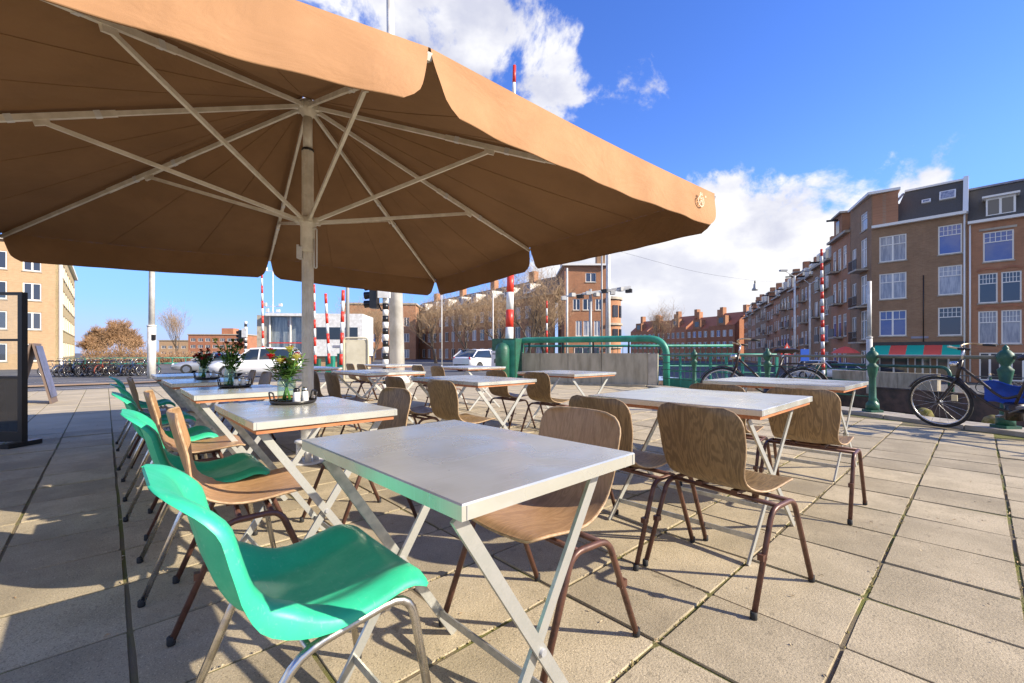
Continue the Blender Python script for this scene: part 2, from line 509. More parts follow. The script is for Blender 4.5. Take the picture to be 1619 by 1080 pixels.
class MB:
    def __init__(self):
        self.v = []
        self.f = []
        self.s = []

    def add(self, verts, faces, smooth=False):
        o = len(self.v)
        self.v.extend([tuple(p) for p in verts])
        for f in faces:
            self.f.append(tuple(i + o for i in f))
            self.s.append(smooth)
        return self

    def box(self, c, s, rz=0.0):
        cx, cy, cz = c
        hx, hy, hz = s[0] / 2, s[1] / 2, s[2] / 2
        cr, sr = math.cos(rz), math.sin(rz)
        vs = []
        for z in (-hz, hz):
            for x, y in ((-hx, -hy), (hx, -hy), (hx, hy), (-hx, hy)):
                vs.append((cx + x * cr - y * sr, cy + x * sr + y * cr, cz + z))
        return self.add(vs, [(3, 2, 1, 0), (4, 5, 6, 7), (0, 1, 5, 4), (1, 2, 6, 5), (2, 3, 7, 6), (3, 0, 4, 7)])

    def b2(self, a, b):
        return self.box([(a[i] + b[i]) / 2 for i in range(3)], [abs(b[i] - a[i]) for i in range(3)])

    def bar(self, p0, p1, w, h, up=(0, 0, 1)):
        """rectangular bar from p0 to p1: w across, h along 'up'"""
        p0, p1, up = Vector(p0), Vector(p1), Vector(up)
        d = (p1 - p0).normalized()
        x = d.cross(up)
        if x.length < 1e-5:
            x = d.cross(Vector((1, 0, 0)))
        x.normalize()
        y = x.cross(d).normalized()
        vs = []
        for p in (p0, p1):
            for a, b in ((-1, -1), (1, -1), (1, 1), (-1, 1)):
                vs.append(p + x * a * w / 2 + y * b * h / 2)
        return self.add(vs, [(0, 1, 2, 3), (7, 6, 5, 4), (0, 4, 5, 1), (1, 5, 6, 2), (2, 6, 7, 3), (3, 7, 4, 0)])

    def tube(self, pts, r, n=8, cap=True, rads=None, closed=False):
        pts = [Vector(p) for p in pts]
        m = len(pts)
        vs, fs = [], []
        ref = None
        for i, p in enumerate(pts):
            if closed:
                d = pts[(i + 1) % m] - pts[i - 1]
            elif i == 0:
                d = pts[1] - p
            elif i == m - 1:
                d = p - pts[i - 1]
            else:
                d = (pts[i + 1] - p).normalized() + (p - pts[i - 1]).normalized()
            if d.length < 1e-9:
                d = Vector((0, 0, 1))
            d.normalize()
            if ref is None:
                ref = Vector((0, 0, 1)) if abs(d.z) < 0.9 else Vector((1, 0, 0))
                x = d.cross(ref).normalized()
            else:
                x = (x - d * x.dot(d))
                x.normalize()
            y = d.cross(x)
            rr = rads[i] if rads else r
            for k in range(n):
                a = 2 * math.pi * k / n
                vs.append(p + (x * math.cos(a) + y * math.sin(a)) * rr)
        segs = m if closed else m - 1
        for i in range(segs):
            j = (i + 1) % m
            for k in range(n):
                k2 = (k + 1) % n
                fs.append((i * n + k, i * n + k2, j * n + k2, j * n + k))
        self.add(vs, fs, True)
        if cap and not closed:
            o = len(self.v) - len(vs)
            self.f.append(tuple(o + k for k in range(n))[::-1])
            self.s.append(False)
            self.f.append(tuple(o + (m - 1) * n + k for k in range(n)))
            self.s.append(False)
        return self

    def lathe(self, prof, n=16, c=(0, 0, 0), smooth=True):
        vs, fs = [], []
        m = len(prof)
        for r, z in prof:
            for k in range(n):
                a = 2 * math.pi * k / n
                vs.append((c[0] + r * math.cos(a), c[1] + r * math.sin(a), c[2] + z))
        for i in range(m - 1):
            for k in range(n):
                k2 = (k + 1) % n
                fs.append((i * n + k, i * n + k2, (i + 1) * n + k2, (i + 1) * n + k))
        self.add(vs, fs, smooth)
        o = len(self.v) - len(vs)
        self.f.append(tuple(o + k for k in range(n))[::-1])
        self.s.append(False)
        self.f.append(tuple(o + (m - 1) * n + k for k in range(n)))
        self.s.append(False)
        return self

    def grid(self, rows, smooth=True):
        m, n = len(rows), len(rows[0])
        vs = [p for r in rows for p in r]
        fs = [(i * n + j, i * n + j + 1, (i + 1) * n + j + 1, (i + 1) * n + j) for i in range(m - 1) for j in range(n - 1)]
        return self.add(vs, fs, smooth)

    def thick(self, rows, t):
        """a smooth sheet with thickness t: both faces and the rim"""
        m, n = len(rows), len(rows[0])
        P = [[Vector(p) for p in r] for r in rows]
        top, bot = [], []
        for i in range(m):
            for j in range(n):
                du = P[min(i + 1, m - 1)][j] - P[max(i - 1, 0)][j]
                dv = P[i][min(j + 1, n - 1)] - P[i][max(j - 1, 0)]
                nn = du.cross(dv)
                if nn.length < 1e-9:
                    nn = Vector((0, 0, 1))
                nn.normalize()
                top.append(P[i][j] + nn * t / 2)
                bot.append(P[i][j] - nn * t / 2)
        fs = [(i * n + j, (i + 1) * n + j, (i + 1) * n + j + 1, i * n + j + 1) for i in range(m - 1) for j in range(n - 1)]
        self.add(top, fs, True)
        self.add(bot, [f[::-1] for f in fs], True)
        rim = [i * n for i in range(m)] + [(m - 1) * n + j for j in range(1, n)] + \
              [i * n + n - 1 for i in range(m - 2, -1, -1)] + [j for j in range(n - 2, 0, -1)]
        k = len(rim)
        vs = [top[i] for i in rim] + [bot[i] for i in rim]
        self.add(vs, [(i, (i + 1) % k, k + (i + 1) % k, k + i) for i in range(k)], False)
        return self

    def prism(self, poly, z0, z1):
        n = len(poly)
        vs = [(x, y, z0) for x, y in poly] + [(x, y, z1) for x, y in poly]
        fs = [tuple(range(n))[::-1], tuple(range(n, 2 * n))]
        fs += [(i, (i + 1) % n, n + (i + 1) % n, n + i) for i in range(n)]
        return self.add(vs, fs)

    def ball(self, c, r, n=8, m=6, sc=(1, 1, 1)):
        rows = []
        for i in range(m + 1):
            th = math.pi * i / m
            rows.append([(c[0] + r * sc[0] * math.sin(th) * math.cos(2 * math.pi * k / n),
                          c[1] + r * sc[1] * math.sin(th) * math.sin(2 * math.pi * k / n),
                          c[2] - r * sc[2] * math.cos(th)) for k in range(n + 1)])
        return self.grid(rows)

    def mesh(self, name, material):
        me = bpy.data.meshes.new(name)
        me.from_pydata(self.v, [], self.f)
        me.polygons.foreach_set('use_smooth', self.s)
        me.materials.append(MATS[material])
        me.update()
        return me

    def obj(self, name, material, parent=None, loc=None, rz=0.0):
        return link(name, self.mesh(name, material), parent, loc, rz)


def link(name, me, parent=None, loc=None, rz=0.0):
    o = bpy.data.objects.new(name, me)
    COL.objects.link(o)
    if parent is not None:
        o.parent = parent
    if loc is not None:
        o.location = loc
    if rz:
        o.rotation_euler = (0, 0, rz)
    return o


def tag(o, label=None, cat=None, group=None, kind=None):
    if label:
        o['label'] = label
    if cat:
        o['category'] = cat
    if group:
        o['group'] = group
    if kind:
        o['kind'] = kind
    return o


def thing(name, label, cat, loc=(0, 0, 0), rz=0.0, group=None):
    o = bpy.data.objects.new(name, None)
    o.empty_display_size = 0.1
    COL.objects.link(o)
    o.location = loc
    o.rotation_euler = (0, 0, rz)
    return tag(o, label, cat, group)


KIDS = {}


def kids(o):
    return [c for c in bpy.data.objects if c.parent == o]


def copy_tree(o, parent=None):
    c = o.copy()
    COL.objects.link(c)
    c.parent = parent
    for ch in o.children:
        copy_tree(ch, c)
    return c


def spawn(proto, used, loc, rz, label, cat, group=None, sc=1.0):
    """place the prototype the first time, afterwards copies of it and of its parts"""
    if not used:
        o = proto
        used.append(1)
    else:
        o = copy_tree(proto)
    o.location = loc
    o.rotation_euler = (0, 0, rz)
    o.scale = (sc, sc, sc)
    if 'group' in o:
        del o['group']
    return tag(o, label, cat, group)


def arc(p, c, a0, a1, r, n=6):
    return [(c[0] + r * math.cos(a0 + (a1 - a0) * i / n), c[1] + r * math.sin(a0 + (a1 - a0) * i / n)) for i in range(n + 1)]


def fillet(pts, r, n=5):
    """round the corners of a 3-D polyline"""
    pts = [Vector(p) for p in pts]
    out = [pts[0]]
    for i in range(1, len(pts) - 1):
        a, b, c = pts[i - 1], pts[i], pts[i + 1]
        d0, d1 = (a - b), (c - b)
        q = min(r, d0.length * 0.45, d1.length * 0.45)
        s, e = b + d0.normalized() * q, b + d1.normalized() * q
        for k in range(n + 1):
            t = k / n
            out.append(s * (1 - t) ** 2 + b * 2 * t * (1 - t) + e * t * t)
    out.append(pts[-1])
    return out


def spline(ctrl, n):
    """Catmull-Rom through 2-D / 3-D control points, n samples"""
    P = [Vector(p) for p in ctrl]
    P = [P[0] * 2 - P[1]] + P + [P[-1] * 2 - P[-2]]
    segs = len(P) - 3
    out = []
    for i in range(n):
        t = i / (n - 1) * segs
        k = min(int(t), segs - 1)
        f = t - k
        a, b, c, d = P[k:k + 4]
        out.append(0.5 * ((2 * b) + (c - a) * f + (2 * a - 5 * b + 4 * c - d) * f * f + (3 * b - a - 3 * c + d) * f ** 3))
    return out

# ------------------------------------------------------------------ ground, canal, paving
R = random.Random(7)


def sstep(a, b, x):
    t = max(0.0, min(1.0, (x - a) / (b - a)))
    return t * t * (3 - 2 * t)


def gh(x, y):
    """height of the street: level with the terrace, falling to the road and to the far quay"""
    u, v = touv(x, y)
    n = x * NX + y * NY
    z = -0.12 - 0.30 * sstep(17, 34, v)
    return z + (-1.25 - z) * sstep(11, 28, n)


def sheet(name, S_, N_, material, fn, pt, dz=0.0):
    rows = []
    for s in S_:
        rows.append([(*pt(s, n).xy, fn(*pt(s, n).xy) + dz) for n in N_])
    m = MB().grid(rows, True)
    m.f = [f[::-1] for f in m.f]
    return m


def frange(a, b, st):
    out = []
    while a < b - 1e-6:
        out.append(a)
        a += st
    out.append(b)
    return out


NL = [-1600, -700, -300] + frange(-120, 8.1, 3.05)
NC = frange(8.1, 30.5, 2.24)
NR = [30.5, 36, 45, 60, 90, 150, 300, 700, 1600]
m = MB()
for S_, N_ in (([-300, -100] + frange(-40, 24, 4), NL), (frange(24, 120, 4) + [180, 300, 700, 1700], NL),
               (frange(24, 120, 4) + [180, 300, 700, 1700], NC), (frange(24, 120, 4) + [180, 300, 700, 1700], NR),
               ([-300, -100, -40, 0, 24], NR)):
    q = sheet('', S_, N_, 'asphalt', gh, sn)
    m.add(q.v, q.f, True)
tag(m.obj('road', 'asphalt'), 'grey asphalt road and street ground', None, None, 'structure')

w = MB().grid([[sn(s, n, -2.6) for n in (7.6, 20, 31)] for s in (-300, -50, 0, 24.5)])
w.f = [f[::-1] for f in w.f]
tag(w.obj('water', 'water'), None, None, None, 'structure')
q = MB()
q.bar(sn(-300, 7.85, -1.75), sn(24.2, 7.85, -1.75), 0.4, 3.3)
tag(q.obj('quay_wall', 'quay'), 'dark brick quay wall under the terrace', None, None, 'structure')
q = MB()
q.bar(sn(-300, 30.8, -2.35), sn(24.2, 30.8, -2.35), 0.5, 2.3)
q.bar(sn(24.3, 7.7, -1.95), sn(24.3, 31, -1.95), 0.4, 2.4)
tag(q.obj('far_quay_wall', 'quay'), 'dark quay wall across the canal', None, None, 'structure')

cp = sheet('', frange(-70, 4, 4), [23.0, 24.2, 25.5], 'cycle_path', gh, lambda a, b: uv(a, b), 0.03)
tag(cp.obj('cycle_path', 'cycle_path'), None, None, None, 'structure')
for vv, ww, mt, nm in ((22.6, 0.22, 'kerb', 'road_kerb'), (26.0, 0.22, 'kerb', 'road_kerb'), (29.8, 0.12, 'paint_white', 'lane_line'),
                       (20.2, 0.12, 'paint_white', 'lane_line')):
    kb = sheet('', frange(-70, 4, 4), [vv, vv + ww], mt, gh, lambda a, b: uv(a, b), 0.09 if mt == 'kerb' else 0.012)
    tag(kb.obj(nm, mt), None, None, None, 'structure')
gr = sheet('', frange(-130, 4, 8), [60.0, 75.0, 95.0], 'grass', gh, lambda a, b: uv(a, b), 0.05)
tag(gr.obj('grass_verge', 'grass'), None, None, None, 'structure')

PLAZA = [sn(-14, 7.62), sn(11.2, 7.62), Vector((-0.6, 16.2, 0)), uv(9.0, 17.0), uv(-26, 17.0), uv(-26, -12)]


def inside(x, y, mrg=0.0):
    n = len(PLAZA)
    c = False
    for i in range(n):
        a, b = PLAZA[i], PLAZA[(i + 1) % n]
        if (a.y > y) != (b.y > y) and x < (b.x - a.x) * (y - a.y) / (b.y - a.y) + a.x:
            c = not c
    return c


pb = MB()
pb.prism([(p.x, p.y) for p in PLAZA], -0.20, -0.0075)
pav = tag(pb.obj('pavement', 'bed'), 'concrete slab paving of the terrace with mossy joints', None, None, 'structure')

PITCH = 0.456
U0, V0 = 1.893, 0.329
GAP = 0.0055


def slab_geo(hx, z=0.0):
    h, c = hx, 0.005
    vs = []
    for d, zz in ((h - c, z), (h, z - 0.004), (h, z - 0.05)):
        vs += [(-d, -d, zz), (d, -d, zz), (d, d, zz), (-d, d, zz)]
    fs = [(0, 1, 2, 3)]
    for k in range(2):
        for i in range(4):
            j = (i + 1) % 4
            fs.append((4 * k + 4 + i, 4 * k + 4 + j, 4 * k + j, 4 * k + i))
    return vs, fs


cells = []
for i in range(-62, 40):
    for j in range(-30, 40):
        cu, cv = U0 + (i + 0.5) * PITCH, V0 + (j + 0.5) * PITCH
        p = uv(cu, cv)
        if not inside(p.x, p.y) or (p.x * NX + p.y * NY) > 7.1 + 0.2:
            continue
        vis = p.y > 0.55 and abs(p.x) < 1.22 * p.y + 0.35
        cells.append((p.length + (0 if vis else 50), i, j, p))
cells.sort(key=lambda c: c[0])
sv, sf = slab_geo(PITCH / 2 - GAP)


def worn_slab(rr):
    # wobbling worn edge, sometimes a chipped corner
    h = PITCH / 2 - GAP + 0.001
    cs_ = [(-h, -h), (h, -h), (h, h), (-h, h)]
    top, low = [], []
    for i in range(4):
        a, b = Vector(cs_[i]), Vector(cs_[(i + 1) % 4])
        nrm = Vector(((b - a).y, -(b - a).x)).normalized()
        chip = rr.uniform(0.012, 0.03) if rr.random() < 0.3 else 0.006
        chip0 = chip
        for f in (chip0 / (2 * h), rr.uniform(0.3, 0.7), 1 - rr.uniform(0.005, 0.012) / (2 * h)):
            p = a.lerp(b, f) - nrm * rr.uniform(0.0, 0.004)
            top.append(p)
            low.append(p + nrm * 0.003)
    n = len(top)
    vs = [(p.x - (0.003 if p.x > 0 else -0.003), p.y - (0.003 if p.y > 0 else -0.003), 0.0) for p in top] + [(p.x, p.y, -0.03) for p in low]
    return vs, [tuple(range(n))] + [(n + i, n + (i + 1) % n, (i + 1) % n, i) for i in range(n)]


slab_mes = [MB().add(*worn_slab(R)).mesh('paving_slab', 'slab') for _ in range(8)]
for d, i, j, p in cells[:300]:
    o = link('paving_slab', R.choice(slab_mes), pav, (p.x + R.uniform(-0.0015, 0.0015), p.y + R.uniform(-0.0015, 0.0015), R.uniform(-0.004, 0.002)))
    o.rotation_euler = (R.uniform(-0.006, 0.006), R.uniform(-0.006, 0.006), GA + R.choice([0, 1, 2, 3]) * math.pi / 2 + R.uniform(-0.004, 0.004))
fm = MB()
cr, sr = math.cos(GA), math.sin(GA)
for d, i, j, p in cells[300:]:
    z = R.uniform(-0.003, 0.002)
    fm.add([(p.x + x * cr - y * sr, p.y + x * sr + y * cr, zz + z) for x, y, zz in sv], sf)
tag(fm.obj('paving_slabs', 'slab_far', pav), None, None, None, 'stuff')
# edge stones along the canal
es = MB().box((0, 0, 0), (0.50, 0.984, 0.16)).mesh('edge_stone', 'kerb')
for k in range(-14, 12):
    o = link('edge_stone', es, pav, sn(k + 0.5, 7.78, -0.03 + R.uniform(-0.004, 0.004)), math.atan2(EY, EX) - math.pi / 2)

# moss and crumbs in the joints, wind-blown bits on the slabs
lt = MB()
for k in range(4200):
    u_, v_ = R.uniform(-6, 9), R.uniform(-1.5, 9)
    if R.random() < 0.6:
        g = R.choice([0, 0, 0, 1])
        if g == 0:
            v_ = V0 + round((v_ - V0) / PITCH) * PITCH + R.gauss(0, 0.006)
        else:
            u_ = U0 + round((u_ - U0) / PITCH) * PITCH + R.gauss(0, 0.006)
    p = uv(u_, v_)
    if not inside(p.x, p.y) or p.x * NX + p.y * NY > 7.2:
        continue
    a, l, w_ = R.uniform(0, 6.3), R.uniform(0.004, 0.013), R.uniform(0.002, 0.005)
    dx, dy = math.cos(a), math.sin(a)
    lt.add([(p.x - dx * l, p.y - dy * l, 0.003), (p.x + dy * w_, p.y - dx * w_, 0.006), (p.x + dx * l, p.y + dy * l, 0.004), (p.x - dy * w_, p.y + dx * w_, 0.008)],
           [(0, 1, 2, 3)])
tag(lt.obj('leaf_litter', 'litter'), 'dry bits of leaf and bud scattered over the slabs', 'litter', None, 'stuff')
ms = MB()
for k in range(2600):
    u_, v_ = R.uniform(0.5, 9), R.uniform(-1.2, 4)
    r_ = R.choice([0, 0, 1, 1, 1, 2])
    if R.random() < 0.75:
        v_ = V0 + R.choice([0, 1, 1, 0, 2, 3, -1]) * PITCH + R.gauss(0, 0.005)
    else:
        u_ = U0 + round((u_ - U0) / PITCH) * PITCH + R.gauss(0, 0.004)
    p = uv(u_, v_)
    if p.x * NX + p.y * NY > 7.2 or math.sin(u_ * 5.1 + v_ * 2.3) + math.sin(u_ * 11.7 - v_ * 7.1) + R.uniform(-0.8, 0.8) < 0.35:
        continue
    r_ = R.uniform(0.002, 0.006)
    ms.add([(p.x + r_, p.y, -0.004), (p.x - r_ / 2, p.y + r_ * 0.8, -0.004), (p.x - r_ / 2, p.y - r_ * 0.8, -0.004), (p.x, p.y, R.uniform(0.001, 0.006))],
           [(0, 1, 3), (1, 2, 3), (2, 0, 3)])
tag(ms.obj('moss', 'moss'), 'green and ochre moss growing in the slab joints', 'moss', None, 'stuff')

# ------------------------------------------------------------------ terrace furniture
TABLE_H = 0.77


def make_table(label, w, l, loc, rz, group=None):
    """folding cafe table, x across (w), y along (l): zinc sheet top, wooden under-frame, crossed flat-bar legs"""
    t = thing('folding_table', label, 'table', loc, rz, group)
    H = TABLE_H
    hx, hy, e = w / 2, l / 2, 0.003
    top = MB()
    th = 0.030
    ring = [(hx - e, hy - e, H), (hx, hy, H - e), (hx, hy, H - th)]
    vs, fs = [], []
    for a, b, z in ring:
        vs += [(-a, -b, z), (a, -b, z), (a, b, z), (-a, b, z)]
    fs.append((0, 1, 2, 3))
    for k in range(2):
        for i in range(4):
            j = (i + 1) % 4
            fs.append((4 * k + 4 + i, 4 * k + 4 + j, 4 * k + j, 4 * k + i))
    fs.append((11, 10, 9, 8))
    top.add(vs, fs)
    top.obj('tabletop', 'zinc', t)
    # folded lip at the corners
    for sx in (-1, 1):
        for sy in (-1, 1):
            MB().b2((sx * hx - sx * 0.012, sy * (hy + 0.0012), H - th + 0.001), (sx * hx - sx * 0.0105, sy * (hy - 0.002), H - 0.004)).obj('corner_seam', 'grey_paint', t)
    f = MB()
    zr0, zr1 = H - th - 0.019, H - th - 0.0005
    i1, i2 = (0.012, 0.05) if w > 0.58 else (0.05, 0.08)
    f.b2((-hx + i1, -hy + i1, zr0), (hx - i1, -hy + i2, zr1))
    f.b2((-hx + i1, hy - i2, zr0), (hx - i1, hy - i1, zr1))
    f.b2((-hx + i1, -hy + i2, zr0), (-hx + i2, hy - i2, zr1))
    f.b2((hx - i2, -hy + i2, zr0), (hx - i1, hy - i2, zr1))
    f.obj('wooden_frame', 'wood_rim', t)
    zt = zr0 - 0.004
    xt, xb = hx - 0.045, hx * 0.80
    for sy in (-1, 1):
        ya, yb = sy * (hy - 0.075), sy * (hy - 0.090)
        for sx, y in ((1, ya), (-1, yb)):
            lg = MB().bar((-sx * xt, y, zt), (sx * xb, y, 0.0), 0.010, 0.030, (1, 0, 0))
            lg.obj('leg', 'galv', t)
        b = MB()
        tc_ = zt * (xt / (xt + xb)) if True else 0
        zc = zt - zt * xt / (xt + xb)
        b.tube([(0, ya + sy * 0.012, zc), (0, yb - sy * 0.012, zc)], 0.009, 8)
        b.obj('pivot_bolt', 'grey_paint', t)
    for sx in (-1, 1):
        y = (hy - 0.075) if sx > 0 else (hy - 0.090)
        zz = 0.10
        xx = sx * (-xt + (xb + xt) * (1 - zz / zt))
        MB().bar((xx, -y, zz), (xx, y, zz), 0.006, 0.026, (0, 0, 1)).obj('stretcher', 'galv', t)
    return t


def shell(prof, half, cup, r_end, nt=13):
    """a bent shell: prof = list of (x,z) from back top to seat front; half(i,f)=half width; cup(f,t)=(dx,dz)"""
    rows = []
    n = len(prof)
    L = [0]
    for i in range(1, n):
        L.append(L[-1] + (Vector(prof[i]) - Vector(prof[i - 1])).length)
    T = L[-1]
    for i, (x, z) in enumerate(prof):
        f = L[i] / T
        wdt = half(f)
        for dist, re in ((L[i], r_end[0]), (T - L[i], r_end[1])):
            if dist < re:
                wdt -= re - math.sqrt(max(0, re * re - (re - dist) ** 2))
        row = []
        for k in range(nt):
            t_ = -1 + 2 * k / (nt - 1)
            dx, dz = cup(f, t_)
            row.append((x + dx, t_ * wdt, z + dz))
        rows.append(row)
    return rows


def end_dense(ctrl, n):
    pts = spline([(a, b, 0) for a, b in ctrl], 200)
    out = []
    for i in range(n):
        s = i / (n - 1)
        s = 0.5 - 0.5 * math.cos(math.pi * s) if True else s
        s = 0.55 * s + 0.45 * (i / (n - 1))
        p = pts[min(199, int(round(s * 199)))]
        out.append((p.x, p.y))
    return out


def make_wood_chair(wood):
    t = thing('plywood_chair', 'x', 'chair')
    prof = end_dense([(-0.280, 0.798), (-0.259, 0.71), (-0.236, 0.62), (-0.208, 0.535), (-0.165, 0.470), (-0.09, 0.437), (0.0, 0.430), (0.10, 0.441),
                      (0.18, 0.448), (0.215, 0.436)], 30)

    def half(f):
        return 0.205 - 0.022 * math.exp(-((f - 0.45) / 0.16) ** 2)

    def cup(f, tt):
        k = max(0, 1 - f / 0.42)
        return (0.030 * tt * tt * min(1, k * 2), 0.010 * tt * tt * (1 - min(1, k * 2)))
    rows = shell(prof, half, cup, (0.075, 0.05), 11)
    sh = MB().thick(rows, 0.011)
    so = sh.obj('shell', wood, t)
    # pale laminated edge: thin strip round the rim, 0.4 mm proud
    rim = [r[0] for r in rows] + list(rows[-1][1:-1]) + [r[-1] for r in rows[::-1]] + list(rows[0][1:-1])[::-1]
    rc = [Vector(p) for p in rim]
    MB().tube(rc, 0.0048, 5, closed=True).obj('edge', 'ply_edge', so)
    for sy in (-1, 1):
        y = sy * 0.250
        pts = fillet([(0.245, y * 1.03, 0.004), (0.085, y, 0.400), (-0.100, y, 0.392), (-0.262, y * 1.03, 0.004)], 0.05)
        side = MB().tube(pts, 0.0115, 8).obj('side_frame', 'brown_tube', t)
        for x in (0.243, -0.260):
            MB().lathe([(0.0125, 0.0), (0.0138, 0.003), (0.0135, 0.028), (0.0118, 0.030)], 8, (x, y * 1.03, 0)).obj('rubber_foot', 'rubber', side)
        MB().b2((-0.196, y - 0.012, 0.205), (-0.165, y + 0.012, 0.23)).obj('bumper', 'brown_tube', side)
    for x in (-0.055, 0.055):
        MB().tube([(x, -0.250, 0.398), (x, 0.250, 0.398)], 0.0105, 7).obj('cross_bar', 'brown_tube', t)
    MB().b2((-0.09, -0.10, 0.4085), (0.09, -0.07, 0.424)).b2((-0.09, 0.07, 0.4085), (0.09, 0.10, 0.424)).obj('seat_mount', 'brown_tube', t)
    return t


def make_green_chair():
    t = thing('shell_chair', 'x', 'chair')
    prof = end_dense([(-0.318, 0.772), (-0.275, 0.742), (-0.246, 0.685), (-0.226, 0.61), (-0.205, 0.54), (-0.165, 0.475), (-0.10, 0.438), (-0.01, 0.428),
                      (0.09, 0.440), (0.175, 0.462), (0.215, 0.460), (0.235, 0.440)], 38)

    def half(f):
        return 0.222 - 0.012 * math.exp(-((f - 0.12) / 0.12) ** 2) - 0.010 * math.exp(-((f - 0.42) / 0.1) ** 2)

    def cup(f, tt):
        a = abs(tt)
        back = sstep(0.56, 0.36, f) if False else 1 - sstep(0.36, 0.58, f)
        wing = max(0.0, (a - 0.35) / 0.65) ** 2
        wing = sstep(0.42, 0.86, a) * 0.85 + 0.15 * wing
        lip = max(0.0, (a - 0.86) / 0.14)
        fade = sstep(0.0, 0.16, f)
        dx = back * fade * (0.048 * wing - 0.008 * lip) + (1 - back) * 0.0
        corner = math.exp(-((f - 0.50) / 0.12) ** 2)
        ends = 1 - sstep(0.86, 1.0, f)
        dz = (1 - back) * (0.030 * wing * ends - 0.010 * lip) + 0.035 * corner * wing
        return (dx + 0.02 * corner * wing, dz)
    rows = shell(prof, half, cup, (0.12, 0.05), 29)
    # skirt: the rim rolls over and hangs away from the sitter, deepest at the hips
    n_ = len(prof)
    for i in range(n_):
        a_, b_ = Vector(prof[max(i - 1, 0)]), Vector(prof[min(i + 1, n_ - 1)])
        T_ = (b_ - a_).normalized()
        N_ = Vector((-T_.y, 0, T_.x))
        f = i / (n_ - 1)
        dep = 0.008 + 0.012 * math.exp(-((f - 0.28) / 0.14) ** 2) + 0.040 * math.exp(-((f - 0.50) / 0.10) ** 2) + 0.008 * math.exp(-((f - 0.78) / 0.15) ** 2)
        fd0 = sstep(0.0, 0.14, f) * 0.97 + 0.03
        row = [Vector(p) for p in rows[i]]
        le, re = row[0], row[-1]
        ext = []
        for so, no in ((0.006, 0.003), (0.012, 0.30), (0.014, 1.0)):
            nd = no if so == 0.006 else no * dep
            ext.append((so * fd0, nd * fd0))
        left = [le + Vector((0, -so, 0)) - N_ * nd for so, nd in ext][::-1]
        right = [re + Vector((0, so, 0)) - N_ * nd for so, nd in ext]
        rows[i] = left + row + right
    sh = MB().thick(rows, 0.007)
    sh.obj('shell', 'green_plastic', t)
    for sy in (-1, 1):
        y = sy * 0.212
        pts = fillet([(0.245, sy * 0.245, 0.004), (0.178, y, 0.436), (-0.100, y, 0.396), (-0.255, sy * 0.245, 0.004)], 0.07)
        side = MB().tube(pts, 0.011, 10).obj('side_frame', 'chrome', t)
        for x in (0.243, -0.253):
            MB().lathe([(0.012, 0.0), (0.0135, 0.003), (0.013, 0.025), (0.0112, 0.027)], 8, (x, sy * 0.245, 0)).obj('rubber_foot', 'rubber', side)
    for x, z in ((0.12, 0.416), (-0.06, 0.395)):
        MB().tube([(x, -0.212, z), (x, 0.212, z)], 0.009, 8).obj('cross_bar', 'chrome', t)
    return t


def make_bent_ply_placeholder():
    return None


# tables: (u, v of centre, width across, length, label)
TB = [
    (0.722, 1.002, 0.565, 0.785, 'bare zinc table with the single green chair pulled up to it', 0.5),
    (0.700, 2.245, 0.590, 0.790, 'zinc table carrying the red and yellow flowers, beside the parasol pole', 0.0),
    (0.695, 3.640, 0.590, 0.790, 'zinc table carrying the tall red and green sprigs in a jar', -0.4),
    (0.700, 5.040, 0.590, 0.790, 'zinc table carrying the small dark red bunch of flowers', 0.3),
    (0.700, 6.450, 0.590, 0.790, 'bare zinc table at the road end of the row with flowers', 0.0),
    (2.640, 1.165, 0.92, 0.97, 'zinc table with two plywood chairs tucked under, halfway to the canal rail', 0.3),
    (4.640, 1.250, 0.94, 1.10, 'zinc table next to the canal railing with the parked bicycles', -0.4),
    (2.760, 3.560, 0.76, 1.10, 'zinc table right of the parasol pole between two rows of plywood chairs', 0.6),
    (4.600, 3.850, 0.90, 1.00, 'zinc table standing before the concrete wall with the green pipe', 0.2),
    (2.860, 5.900, 0.86, 1.20, 'zinc table with a yellow strap under it, behind the parasol pole', 0.0),
    (5.100, 6.700, 0.90, 1.15, 'zinc table near the green cabinet with the notice', 0.4),
    (4.700, 9.000, 0.86, 1.15, 'zinc table in front of the thick white mast', 0.0),
    (2.650, 8.300, 0.86, 1.15, 'zinc table between the beige box and the parasol pole', 0.2),
]
for u_, v_, w_, l_, lab, jit in TB:
    make_table(lab, w_, l_, uv(u_, v_), GA + math.radians(jit * 2), 'zinc cafe tables')
st = MB().bar(uv(2.45, 6.35, 0.66), uv(2.45, 6.55, 0.66), 0.006, 0.10).obj('strap', 'petal_yellow')
tag(st, 'yellow strap hanging under a zinc table', 'strap')

dark, lightc, green = make_wood_chair('ply_dark'), make_wood_chair('ply_light'), make_green_chair()
ud, ul, ug = [], [], []
